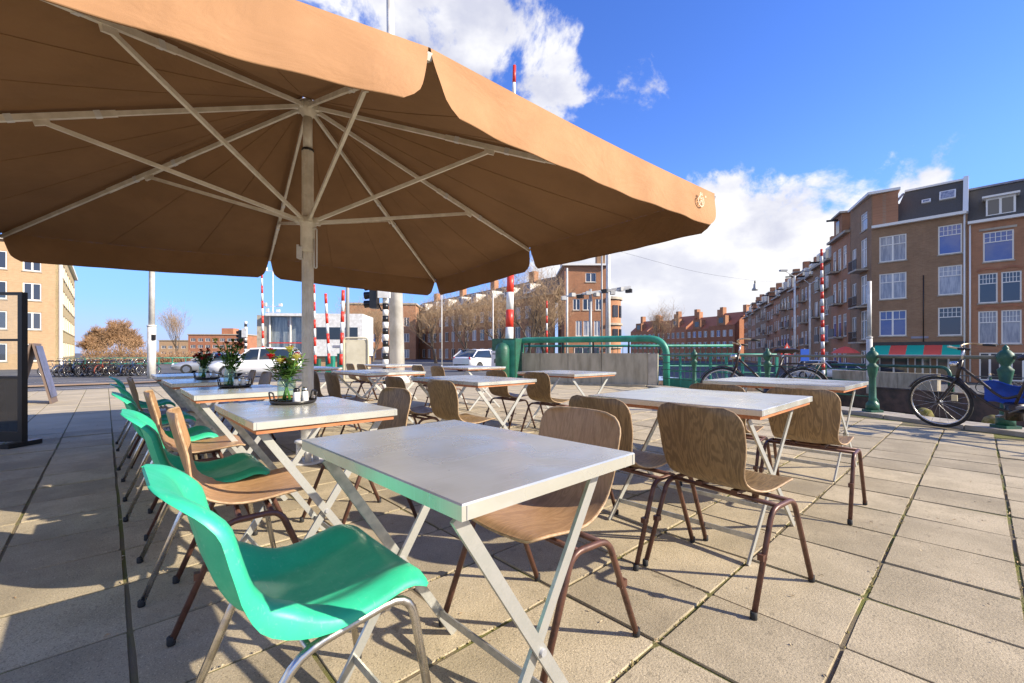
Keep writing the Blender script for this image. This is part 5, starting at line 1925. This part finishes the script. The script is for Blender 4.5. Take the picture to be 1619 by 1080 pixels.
MB().bar(z(-fi * 0.15, 12.27), z(fd * 6.6 - fi * 0.15, 12.27), 0.42, 0.2).obj('gutter', 'frame_white', nh)
MB().bar(z(q0 + fi * 0.1, 15.3), z(q1 + fi * 0.1, 15.3), 0.4, 0.15).obj('ridge_trim', 'lead_grey', rf2)
dm = MB().bar(z(fd * 0.95 + fi * 0.9, 13.25), z(fd * 2.45 + fi * 0.9, 13.25), 1.3, 1.5).obj('dormer', 'frame_white', nh)
MB().bar(z(fd * 1.05 + fi * 0.245, 13.3), z(fd * 1.62 + fi * 0.245, 13.3), 0.02, 1.1).bar(z(fd * 1.76 + fi * 0.245, 13.3), z(fd * 2.33 + fi * 0.245, 13.3), 0.02, 1.1).obj('dormer_pane', 'pane_dark', dm)
MB().bar(z(fd * 0.75 + fi * 0.8, 14.08), z(fd * 2.65 + fi * 0.8, 14.08), 1.7, 0.14).obj('dormer_roof', 'frame_white', dm)
for zz in (8.42, 5.58):
    for x in (0.5, 1.67):
        rows = [[(x + 1.1 * g, -0.02, zz + 0.18 * math.sin(math.pi * g) + h_) for g in [i / 8 for i in range(9)]] for h_ in (0.0, 0.16)]
        MB().thick(rows, 0.06).obj('brick_arch', 'brick_orange', nh, (0, 0, 0), fa)
MB().bar(z(fd * 0.6 - fi * 0.03, 11.6), z(fd * 2.5 - fi * 0.03, 11.6), 0.08, 0.16).obj('lintel', 'stone_trim', nh)
MB().tube([z(fd * 0.12 - fi * 0.07, 0.05), z(fd * 0.12 - fi * 0.07, 12.1)], 0.055, 8).obj('drainpipe', 'frame_white', nh)
hil = MB().add([(33, 62, -1), (75, 40, -1), (75, 40, 27), (46, 62, 24)], [(0, 1, 2, 3)])

# ---- the curved row of houses along the far canal
RH = random.Random(21)
pos = Vector((A.x, A.y, -1.25)) + wdv * 5.05
brs = ['brick_red', 'brick_brown', 'brick_brown', 'brick_red', 'brick_brown', 'brick_red']
ords = ['first', 'second', 'third', 'fourth', 'fifth', 'sixth', 'seventh', 'eighth', 'ninth', 'tenth', 'eleventh', 'twelfth']
dirang = math.atan2(0.934, 0.357)
for k in range(12):
    w_ = RH.uniform(5.4, 7.0)
    dv = Vector((math.cos(dirang), math.sin(dirang), 0))
    far = pos + dv * w_
    H_ = (14.2, 12.6, 12.0, 11.4, 12.0, 11.6, 11.0, 12.0, 11.4, 11.0, 11.6, 11.0)[k]
    fang = dirang + math.pi
    inn = Vector((-math.sin(fang), math.cos(fang), 0))
    t = thing('row_house', ords[k] + ' house along the canal beyond the corner house, ' + ('brown' if brs[k % 6] == 'brick_brown' else 'red') + ' brick with white windows',
              'house', far, 0, 'houses in the canal row')
    nfl = 4
    zl = [0.5 + i * (H_ - 0.4) / nfl for i in range(nfl)]
    wn_ = grid_wins(0.5, (w_ - 1.0) / 3, 3, zl, (w_ - 1.0) / 3 - 0.5, (H_ - 0.4) / nfl - 1.15, RH.choice(['dutch', 'mull', 'single']))
    panel(t, (0, 0, 0), fang, w_ - 0.02, H_, wn_, brs[k % 6], sills=k < 5, panes=['pane_dark', 'pane_curtain', 'pane_curtain', 'pane_dark', 'pane_sky_tint'])
    a_, b_ = Vector((0, 0, 0)), -dv * (w_ - 0.02)
    rt = MB()
    rh = RH.uniform(1.8, 2.8)
    rt.add([z(a_, H_ + 0.02), z(b_, H_ + 0.02), z(b_ + inn * 1.5, H_ + rh), z(a_ + inn * 1.5, H_ + rh), z(a_ + inn * 9, H_ + rh), z(b_ + inn * 9, H_ + rh)], [(0, 1, 2, 3), (3, 2, 5, 4)])
    rt.add([z(a_, H_), z(a_ + inn * 1.5, H_ + rh), z(a_ + inn * 9, H_ + rh), z(a_ + inn * 9, 0), z(a_, 0)], [(0, 1, 2, 3, 4)])
    rt.add([z(b_, H_), z(b_ + inn * 1.5, H_ + rh), z(b_ + inn * 9, H_ + rh), z(b_ + inn * 9, 0), z(b_ + inn * 0.34, 0)], [(4, 3, 2, 1, 0)])
    ro = rt.obj('roof', 'slate', t)
    MB().bar(z(a_ - inn * 0.2, H_ + 0.05), z(b_ - inn * 0.2, H_ + 0.05), 0.5, 0.24).obj('cornice', 'stone_trim', t)
    # gable or dormer on the eaves, hoist beam, chimney
    c = b_ * 0.5
    gt = k % 3
    if gt == 0:
        MB().bar(c - dv * 1.2 + inn * 0.6 + Vector((0, 0, H_ + 1.15)), c + dv * 1.2 + inn * 0.6 + Vector((0, 0, H_ + 1.15)), 1.6, 2.2).obj('gable', brs[k % 6], ro)
        MB().bar(c - dv * 1.4 + inn * 0.5 + Vector((0, 0, H_ + 2.34)), c + dv * 1.4 + inn * 0.5 + Vector((0, 0, H_ + 2.34)), 1.9, 0.18).obj('gable_cap', 'stone_trim', ro)
        MB().bar(c - dv * 0.5 - inn * 0.215 + Vector((0, 0, H_ + 1.1)), c + dv * 0.5 - inn * 0.215 + Vector((0, 0, H_ + 1.1)), 0.02, 1.3).obj('gable_pane', 'pane_dark', ro)
    else:
        for f in (-0.25, 0.25):
            cc_ = c + b_ * f
            MB().bar(cc_ - dv * 0.65 + inn * 0.7 + Vector((0, 0, H_ + 0.95)), cc_ + dv * 0.65 + inn * 0.7 + Vector((0, 0, H_ + 0.95)), 1.2, 1.4).obj('dormer', 'frame_white', ro)
            MB().bar(cc_ - dv * 0.5 + inn * 0.085 + Vector((0, 0, H_ + 0.95)), cc_ + dv * 0.5 + inn * 0.085 + Vector((0, 0, H_ + 0.95)), 0.02, 1.0).obj('dormer_pane', 'pane_dark', ro)
    MB().bar(c - inn * 1.2 + Vector((0, 0, H_ + (1.9 if gt == 0 else 0.35))), c + inn * 0.2 + Vector((0, 0, H_ + (1.9 if gt == 0 else 0.35))), 0.14, 0.18).obj('hoist_beam', 'black_frame', ro)
    for q in (0.04, 0.93):
        MB().box(tuple(b_ * q + inn * 2.2 + Vector((0, 0, H_ + rh + 0.6))), (0.7, 0.9, 1.5), fang).obj('chimney', 'brick_red', ro)
    # balconies
    if k < 8:
        for zz in zl[1:]:
            q_ = c + b_ * RH.choice([-0.18, 0.0, 0.18])
            bo = MB().bar(q_ - dv * 0.9 - inn * 0.42 + Vector((0, 0, zz - 0.1)), q_ + dv * 0.9 - inn * 0.42 + Vector((0, 0, zz - 0.1)), 0.84, 0.16).obj('balcony', 'stone_trim', t)
            MB().bar(q_ - dv * 0.9 - inn * 0.82 + Vector((0, 0, zz + 0.42)), q_ + dv * 0.9 - inn * 0.82 + Vector((0, 0, zz + 0.42)), 0.05, 0.8).obj('balcony_front', 'black_frame', bo)
    pos = far
    dirang -= 0.0
# red parasol and dark shop clutter on the far quay
t = thing('parasol', 'small red parasol across the canal at the foot of the houses', 'parasol', (gx(1337, 37.5), 37.5, -1.25))
MB().tube([(0, 0, 0), (0, 0, 2.6)], 0.03, 6).obj('pole', 'frame_white', t)
MB().lathe([(1.05, 2.25), (0.7, 2.55), (0.3, 2.75), (0.02, 2.85)], 8, smooth=False).obj('canopy', 'awning_red', t)

# far-quay parapet and its green pipe
fp = thing('concrete_parapet', 'low concrete parapet across the canal below the awning', 'wall', sn(24, 31.2, -1.25))
o0 = sn(24, 31.2, 0)
for k in range(6):
    a_, b_ = sn(24 - k * 1.05, 31.2, 0) - o0, sn(24 - (k + 1) * 1.05 + 0.02, 31.2, 0) - o0
    MB().bar(a_ + Vector((0, 0, 0.52)), b_ + Vector((0, 0, 0.52)), 0.3, 1.04).obj('panel', 'concrete', fp)
t = thing('pipe_railing', 'green pipe bent over the parapet across the canal', 'railing', sn(24, 31.0, -1.25))
MB().tube(fillet([Vector((0, 0, 1.45)), sn(17.1, 31.0, 0) - sn(24, 31.0, 0) + Vector((0, 0, 1.45)), sn(17.1, 31.0, 0) - sn(24, 31.0, 0)], 0.5, 6), 0.09, 10).obj('pipe', 'green_dark', t)
t = thing('quay_railing', 'thin railing along the far quay right of the parapet', 'railing', sn(17.0, 31.1, -1.25))
for k in range(14):
    p = sn(17 - k * 1.6, 31.1, 0) - sn(17, 31.1, 0)
    MB().bar(p, p + Vector((0, 0, 1.0)), 0.07, 0.07).obj('post', 'green_dark', t)
for zz in (1.0, 0.55):
    MB().tube([Vector((0, 0, zz)), sn(-5, 31.1, 0) - sn(17, 31.1, 0) + Vector((0, 0, zz))], 0.03, 6).obj('rail', 'rail_grey', t)
usq = [[], []]
for k in range(9):
    s = 15.5 - k * 1.0 + rb.uniform(-0.2, 0.2)
    p = sn(s, 32.0 + rb.uniform(-0.2, 0.2), -1.24)
    q = copy_tree(protos[k % 2])
    q.location = p
    q.rotation_euler = (0, 0, math.radians(rb.uniform(0, 360)))
    tag(q, 'bicycle parked on the far quay below the awning', 'bicycle', 'bicycles on the far quay')

# ---- orange-roofed houses at the end of the canal
pos = Vector((gx(1162, 112), 112, -1.25))
dv = Vector((-0.42, 0.907, 0))
for k in range(5):
    w_ = 8.0
    far = pos + dv * w_
    fang = math.atan2(-dv.y, -dv.x)
    inn = Vector((-math.sin(fang), math.cos(fang), 0))
    H_ = (9.6, 9.0, 9.8, 9.0, 9.4)[k]
    t = thing('terraced_house', ('orange tiled brick house at the end of the canal row, with tall gable' if k == 0 else 'distant orange brick house, ' + ords[k] + ' of the terrace from the tall gabled end house'),
              'house', far, 0, None if k == 0 else 'distant terrace beyond the guard railing')
    panel(t, (0, 0, 0), fang, w_, H_, grid_wins(0.6, 1.9, 4, [0.6, 3.6, 6.6], 1.1, 1.7, 'mull'), 'brick_orange', sills=False)
    a_, b_ = Vector((0, 0, 0)), -dv * w_
    rt = MB()
    rt.add([z(a_, H_), z(b_, H_), z(b_ + inn * 5, H_ + 3.6), z(a_ + inn * 5, H_ + 3.6), z(b_ + inn * 10, H_), z(a_ + inn * 10, H_)], [(0, 1, 2, 3), (3, 2, 4, 5)])
    rt.obj('roof', 'tile_orange', t)
    sw = MB().add([z(b_ + inn * 0.34, 0), z(b_ + inn * 10, 0), z(b_ + inn * 10, H_), z(b_ + inn * 5, H_ + 3.55), z(b_ + inn * 0.1, H_)], [(0, 1, 2, 3, 4)])
    sw.obj('end_wall', 'brick_orange', t)
    c = b_ * 0.5
    MB().bar(c - dv * 1.3 + inn * 0.9 + Vector((0, 0, H_ + 1.3)), c + dv * 1.3 + inn * 0.9 + Vector((0, 0, H_ + 1.3)), 2.0, 2.6).obj('gable', 'brick_red', t)
    MB().bar(c - dv * 0.7 - inn * 0.12 + Vector((0, 0, H_ + 1.3)), c + dv * 0.7 - inn * 0.12 + Vector((0, 0, H_ + 1.3)), 0.03, 1.4).obj('gable_pane', 'pane_dark', t)
    for q in (0.06, 0.95):
        MB().box(tuple(b_ * q + inn * 5 + Vector((0, 0, H_ + 4.2))), (1.0, 1.4, 2.2), fang).obj('chimney', 'brick_red', t)
    pos = far

# ---- red brick corner house beyond the bridge and the long block behind it
cbx = Vector((gx(893, 62), 62, -0.9))
t = thing('brick_house', 'tall red brick corner house with flat roof beyond the green pipe', 'house', cbx)
Wc = gx(962, 62) - gx(893, 62)
panel(t, (0, 0, 0), 0.02, Wc, 14.3,
      [(3.0, 12.0, 1.5, 1.3, 'mull', 'pane_dark'), (1.2, 8.0, 1.0, 1.6, 'mull'), (2.6, 8.0, 1.4, 1.6, 'mull'), (4.4, 8.0, 1.0, 1.6, 'mull'),
       (1.6, 4.3, 0.9, 2.2, 'mull', 'pane_curtain'), (2.7, 4.3, 1.3, 2.2, 'mull', 'pane_curtain'), (4.2, 4.3, 0.9, 2.2, 'mull', 'pane_curtain'), (1.4, 0.6, 3.6, 2.1, 'strip', 'pane_dark')], 'brick_red')
b = MB()
for i in range(9):
    pass
rows = []
rad = 2.3
for zz in (0.0, 9.6):
    rows.append([(Wc + rad * math.sin(a), 2.3 - rad * math.cos(a), zz) for a in [i / 12 * math.pi for i in range(13)]])
MB().grid([r for r in rows]).obj('round_bay', 'brick_red', t)
for zz, hh in ((9.6, 0.35), (5.9, 0.3), (2.6, 0.3)):
    b = MB()
    for z1 in (zz, zz + hh):
        pass
    ring = [(Wc + (rad + 0.25) * math.sin(a), 2.3 - (rad + 0.25) * math.cos(a)) for a in [i / 12 * math.pi for i in range(13)]]
    b.prism(ring, zz, zz + hh).obj('bay_cornice', 'stone_trim', t)
for zz in (3.6, 7.0):
    for i in range(3):
        a = 0.5 + i * 0.55
        MB().box((Wc + rad * math.sin(a), 2.3 - rad * math.cos(a), zz + 0.9), (0.9, 0.12, 1.7), a).obj('bay_window', 'pane_dark', t)
MB().b2((0.02, 0.34, 0.0), (Wc - 0.02, 9, 14.28)).obj('body', 'brick_red', t)
MB().b2((-0.35, -0.4, 14.31), (Wc + 0.3, 9.3, 14.55)).obj('flat_roof', 'frame_white', t)
MB().b2((-0.02, 4.0, 14.56), (0.9, 5.2, 17.2)).b2((Wc - 1.4, 1.0, 14.56), (Wc - 0.2, 2.2, 16.6)).obj('chimney', 'brick_brown', t)

far = Vector((-26.5, 109, -0.9))
near = Vector((6.3, 66.2, -0.9))
dd = (near - far)
Lb = dd.length
bang = math.atan2(dd.y, dd.x)
t = thing('apartment_block', 'long dark red brick apartment block with grey roof and many white windows', 'building', far)
Hb = 11.0
panel(t, (0, 0, 0), bang, Lb, Hb, grid_wins(1.2, 2.7, int((Lb - 2) / 2.7), [0.8, 4.3, 7.6], 1.45, 2.0, 'mull'), 'brick_red', panes=['pane_dark', 'pane_curtain'])
d1 = dd.normalized()
inn = Vector((-d1.y, d1.x, 0))
rt = MB()
a_, b_ = Vector((0, 0, 0)), d1 * Lb
rt.add([z(a_ - inn * 0.3, Hb + 0.05), z(b_ - inn * 0.3, Hb + 0.05), z(b_ + inn * 4.5, Hb + 3.6), z(a_ + inn * 4.5, Hb + 3.6), z(b_ + inn * 9, Hb), z(a_ + inn * 9, Hb)], [(0, 1, 2, 3), (3, 2, 4, 5)])
ro = rt.obj('roof', 'slate', t)
MB().add([z(a_, 0), z(a_ + inn * 9, 0), z(a_ + inn * 9, Hb), z(a_ + inn * 4.5, Hb + 3.5), z(a_, Hb)], [(0, 4, 3, 2, 1)]).obj('end_wall', 'brick_red', t)
MB().bar(z(a_ - inn * 0.25, Hb - 0.06), z(b_ - inn * 0.25, Hb - 0.06), 0.5, 0.3).obj('gutter', 'stone_trim', t)
for k in range(9):
    c = d1 * (4 + k * 5.4)
    MB().bar(c - d1 * 0.9 + inn * 1.4 + Vector((0, 0, Hb + 1.5)), c + d1 * 0.9 + inn * 1.4 + Vector((0, 0, Hb + 1.5)), 2.2, 1.6).obj('dormer', 'frame_white', ro)
    MB().bar(c - d1 * 0.7 + inn * 0.285 + Vector((0, 0, Hb + 1.55)), c + d1 * 0.7 + inn * 0.285 + Vector((0, 0, Hb + 1.55)), 0.02, 1.2).obj('dormer_pane', 'pane_dark', ro)
for k in range(4):
    MB().box(tuple(d1 * (8 + k * 12) + inn * 4.5 + Vector((0, 0, Hb + 4.2))), (1.4, 1.0, 2.0), bang).obj('chimney', 'brick_red', ro)
for k in range(3):
    MB().tube([z(d1 * (7.5 + k * 16.2) - inn * 0.08, 0.1), z(d1 * (7.5 + k * 16.2) - inn * 0.08, Hb - 0.2)], 0.07, 6).obj('drainpipe', 'frame_white', t)
# second, browner block further left behind the traffic light
p2 = Vector((gx(540, 95), 95, -0.9))
t = thing('apartment_block', 'plain brown brick block behind the black and white traffic light pole', 'building', p2)
panel(t, (0, 0, 0), math.radians(4), 16.0, 12.5, grid_wins(1.4, 2.4, 6, [0.8, 4.3, 7.8], 1.2, 1.9, 'mull'), 'brick_red', sills=False)
MB().b2((0.02, 0.34, 0), (15.9, 9, 12.4)).obj('body', 'brick_red', t, (0, 0, 0), math.radians(4))
MB().b2((-0.2, -0.2, 12.55), (16.2, 9.2, 12.9)).obj('flat_roof', 'stone_trim', t, (0, 0, 0), math.radians(4))

# ---- yellow brick block on the left
Lc = Vector((-41.4, 40.0, -0.45))
t = thing('apartment_block', 'yellow brick apartment block with a long cream side across the road', 'building', Lc)
Hl = 11.25
ug_ = Vector((UX, UY, 0))
Wn = 14.4
wn_ = []
for i in range(7):
    for zz in (0.75, 3.55, 6.15, 8.75):
        wn_.append((Wn - 2.3 - 2.03 * i, zz, 1.12, 1.55, 'mull', 'pane_dark'))
panel(t, tuple(-ug_ * Wn), GA, Wn, Hl, wn_, 'brick_yellow')
wn_ = []
for i in range(8):
    for zz in (1.1, 3.7, 6.2, 8.7):
        wn_.append((1.1 + 3.1 * i, zz, 2.3, 1.45, 'strip', 'pane_dark'))
panel(t, (0, 0, 0), GA + math.pi / 2, 26.0, Hl, wn_, 'brick_cream')
MB().bar(Vector((0, 0, 0)) + uv(0.02, -0.02, 0), uv(0.02, -0.02, Hl), 0.16, 0.16).obj('corner_strip', 'frame_white', t)
b = MB()
b.prism([tuple((uv(0.3, -0.35)).xy), tuple((uv(0.3, 26.3)).xy), tuple((uv(-14.6, 26.3)).xy), tuple((uv(-14.6, -0.35)).xy)], Hl + 0.03, Hl + 0.35)
b.obj('flat_roof', 'frame_white', t)
MB().prism([tuple(uv(-0.4, 0.4).xy), tuple(uv(-0.4, 25.9).xy), tuple(uv(-14.3, 25.9).xy), tuple(uv(-14.3, 0.4).xy)], 0, Hl).obj('body', 'brick_yellow', t)

# ---- white bridge keeper's house
bh0 = Vector((gx(404, 36), 36, gh(gx(404, 36), 36)))
t = thing('bridge_house', 'modern white bridge keeper house with a large curtained window', 'building', bh0, math.radians(6))
MB().b2((0, 0.35, 0), (8.4, 4.2, 1.15)).obj('plinth', 'brick_yellow', t)
MB().b2((0, 0.3, 1.18), (1.0, 4.2, 4.6)).obj('side_wall', 'stone_trim', t)
MB().b2((4.4, 0.0, 1.18), (8.6, 4.2, 4.75)).obj('white_volume', 'paint_white', t)
MB().b2((1.02, 0.6, 1.18), (4.38, 4.0, 4.5)).obj('curtain', 'pane_curtain', t)
gl_ = MB().b2((1.02, 0.28, 1.2), (4.38, 0.30, 4.45)).obj('window', 'glass', t)
for x in (1.05, 2.7, 4.33):
    MB().b2((x - 0.05, 0.2, 1.2), (x + 0.05, 0.27, 4.5)).obj('mullion', 'frame_white', gl_)
MB().b2((1.02, 0.15, 2.25), (4.38, 0.19, 2.33)).obj('red_rail', 'red_paint', gl_)
MB().b2((0.9, -0.3, 4.5), (4.6, 4.2, 4.72)).obj('roof_edge', 'paint_white', t)
for x in (4.75, 5.9, 7.2):
    MB().b2((x, -0.03, 2.6), (x + 1.0, 0.01, 3.6)).obj('window', 'car_glass', t)
MB().b2((6.2, -0.03, 1.9), (7.0, 0.0, 2.1)).obj('name_plate', 'lead_grey', t)
mm = pole(432, 37, 8.5, 0.05, 0.04, 'pole_white', 'antenna mast with instruments beside the bridge house', 'antenna_mast', 'mast')
for zz, w_ in ((8.4, 1.2), (5.4, 1.3), (4.9, 0.9)):
    MB().bar((-w_ / 2, 0, zz), (w_ / 2, 0, zz), 0.05, 0.05).box((-w_ / 2, 0, zz + 0.15), (0.2, 0.2, 0.3)).box((w_ / 2, 0, zz + 0.12), (0.22, 0.22, 0.22)).obj('instrument_arm', 'pole_white', mm)

# ---- low flats far off beyond the road
for k, (px, D, w_, h_, lab) in enumerate(((252, 210, 14, 7.5, 'distant low brick flats, left of the taller wing'), (298, 190, 24, 9.5, 'distant orange brick flats with stepped roof beyond the road'))):
    o0 = Vector((gx(px, D), D, -0.6))
    t = thing('distant_flats', lab, 'building', o0)
    panel(t, (0, 0, 0), 0.1, w_, h_, grid_wins(1.0, 3.0, int((w_ - 1) / 3), [0.8 + 2.9 * i for i in range(int(h_ / 2.9))], 2.0, 1.4, 'strip', 'pane_dark'), 'brick_orange' if k else 'brick_yellow', sills=False)
    MB().b2((0.02, 0.34, 0), (w_ - 0.1, 10, h_ - 0.02)).obj('body', 'brick_orange', t, (0, 0, 0), 0.1)
    MB().b2((-0.3, -0.3, h_ + 0.02), (w_ + 0.3, 10.3, h_ + 0.4)).obj('flat_roof', 'stone_trim', t, (0, 0, 0), 0.1)
    if k:
        MB().b2((w_ * 0.55, 1, h_ + 0.42), (w_ * 0.75, 6, h_ + 3.0)).obj('roof_house', 'brick_orange', t, (0, 0, 0), 0.1)


# ------------------------------------------------------------------ trees
def make_tree(name, seed, H, spread, twig, tw_r=0.012, levels=4, trunk_h=0.28, upright=0.5, ntw=6):
    r_ = random.Random(seed)
    t = thing(name, 'x', 'tree')
    tr, cr_ = MB(), MB()

    def grow(p, d, L, rad, lv):
        n = 4
        pts = [p]
        dd_ = d.copy()
        for i in range(n):
            dd_ = (dd_ + Vector((r_.gauss(0, 0.13), r_.gauss(0, 0.13), r_.gauss(0.05 * upright, 0.08)))).normalized()
            pts.append(pts[-1] + dd_ * (L / n))
        rads = [rad * (1 - 0.55 * i / n) for i in range(n + 1)]
        if lv >= levels - 1:
            cr_.tube(pts, 1, 3, False, [max(x, tw_r * 0.6) for x in rads])
        else:
            tr.tube(pts, 1, 6 if lv < 2 else 4, False, rads)
        if lv >= levels:
            for k in range(ntw):
                q = pts[r_.randint(1, n)]
                b_ = r_.uniform(0, 6.28)
                dv_ = (dd_ * 0.8 + Vector((math.cos(b_), math.sin(b_), r_.uniform(-0.3, 0.7))) * 0.8).normalized()
                l2 = L * r_.uniform(0.5, 0.95)
                m2 = q + dv_ * l2 * 0.5 + Vector((r_.gauss(0, .06), r_.gauss(0, .06), r_.gauss(0, .06))) * l2
                cr_.tube([q, m2, q + dv_ * l2 + Vector((0, 0, 0.1 * l2 * upright))], 1, 3, False, [tw_r, tw_r * 0.8, tw_r * 0.4])
            return
        nb = 5 if lv == 0 else r_.randint(3, 4)
        if lv < 3:
            ld_ = (dd_ * 0.75 + Vector((r_.gauss(0, 0.12), r_.gauss(0, 0.12), 0.5 * upright + 0.15))).normalized()
            grow(pts[-1], ld_, L * (0.85 if lv else 0.95), rads[-1] * 0.9, lv + 1)
        for k in range(nb):
            f = 0.35 + 0.65 * (k + 1) / nb if lv else 0.6 + 0.4 * (k + 1) / nb
            idx = min(n, max(1, int(round(f * n))))
            b_ = 6.28 * k / nb + r_.uniform(-0.5, 0.5)
            side = Vector((math.cos(b_), math.sin(b_), 0))
            dv_ = (dd_ * upright + side * spread * r_.uniform(0.7, 1.2) + Vector((0, 0, 0.35))).normalized()
            grow(pts[idx], dv_, L * r_.uniform(0.62, 0.82) if lv else L * 1.05 * r_.uniform(0.8, 1.1), rads[idx] * 0.68, lv + 1)
    grow(Vector((0, 0, 0)), Vector((0, 0, 1)), H * trunk_h, H * 0.022, 0)
    tr.obj('trunk', 'bark', t)
    cr_.obj('crown', twig, t)
    return t


TA = make_tree('bare_tree', 3, 11.5, 0.8, 'twig', 0.012, 4, 0.24, 0.6, 4)
TBt = make_tree('bare_tree', 8, 11.0, 0.7, 'twig', 0.012, 4, 0.23, 0.7, 4)
TO = make_tree('bare_tree', 14, 9.5, 0.75, 'twig_orange', 0.026, 4, 0.17, 0.75, 12)
TP = make_tree('bare_tree', 19, 11.0, 0.28, 'twig', 0.012, 4, 0.27, 0.95, 2)
u1, u2, u3, u4 = [], [], [], []
for pr, us, px, D, sc, rz, lab, grp in (
        (TA, u1, 835, 47, 1.12, 0.3, 'spreading bare tree right behind the tall red and white barrier', None),
        (TBt, u2, 742, 52, 1.0, 1.1, 'bare tree before the long brick block, left of the tall barrier', None),
        (TA, u1, 690, 60, 1.0, 2.0, 'bare tree standing by the thick white mast before the long block', None),
        (TBt, u2, 868, 50, 0.95, 2.7, 'bare tree closest to the red brick corner house', None),
        (TA, u1, 790, 58, 1.05, 4.0, 'bare tree half hidden behind the tall red and white barrier', None),
        (TBt, u2, 590, 72, 1.05, 0.2, 'bare tree before the brown block, next to the traffic light pole', None),
        (TA, u1, 565, 75, 1.05, 0.9, 'bare tree before the brown block, behind the beige control box', None),
        (TO, u3, 192, 62, 1.0, 0.0, 'broad orange brown tree across the road beside the white mast', None),
        (TO, u3, 160, 70, 0.92, 1.4, 'tall orange brown tree close to the cream side of the yellow block', None),
        (TO, u3, 212, 74, 0.75, 3.0, 'lower orange brown tree just left of the tall white mast', None),
        (TO, u3, 146, 60, 0.62, 2.2, 'smallest orange brown tree, at the far end of the cream wall', None),
        (TP, u4, 286, 70, 0.75, 0.0, 'slender bare sapling right of the white mast', None),
        (TP, u4, 1036, 80, 0.95, 1.0, 'slender bare tree beyond the green pipe railing', None),
        (TP, u4, 476, 100, 0.9, 2.0, 'slender bare tree behind the bridge house', None)):
    x = gx(px, D)
    o = spawn(pr, us, (x, D, gh(x, D) - 0.05), rz, lab, 'tree', grp, sc)
hr = random.Random(31)
hb_ = MB()
for k in range(5200):
    f = hr.random()
    px = 138 + 175 * f
    D = 58 + hr.uniform(-2, 2)
    x = gx(px, D) + hr.uniform(-1, 1)
    top = (3.4 if px < 232 else 1.6) * (0.75 + 0.25 * math.sin(px * 0.3))
    z0 = -0.45 + hr.random() * top
    a = hr.uniform(0, 6.28)
    l = hr.uniform(0.2, 0.55)
    d_ = Vector((math.cos(a) * 0.6, math.sin(a) * 0.6, hr.uniform(0.2, 1)))
    hb_.tube([(x, D, z0), Vector((x, D, z0)) + d_ * l], 1, 3, False, [0.03, 0.012])
tag(hb_.obj('brushwood', 'twig_orange'), 'tangle of orange brown brushwood under the trees by the yellow block', 'brushwood', None, 'stuff')
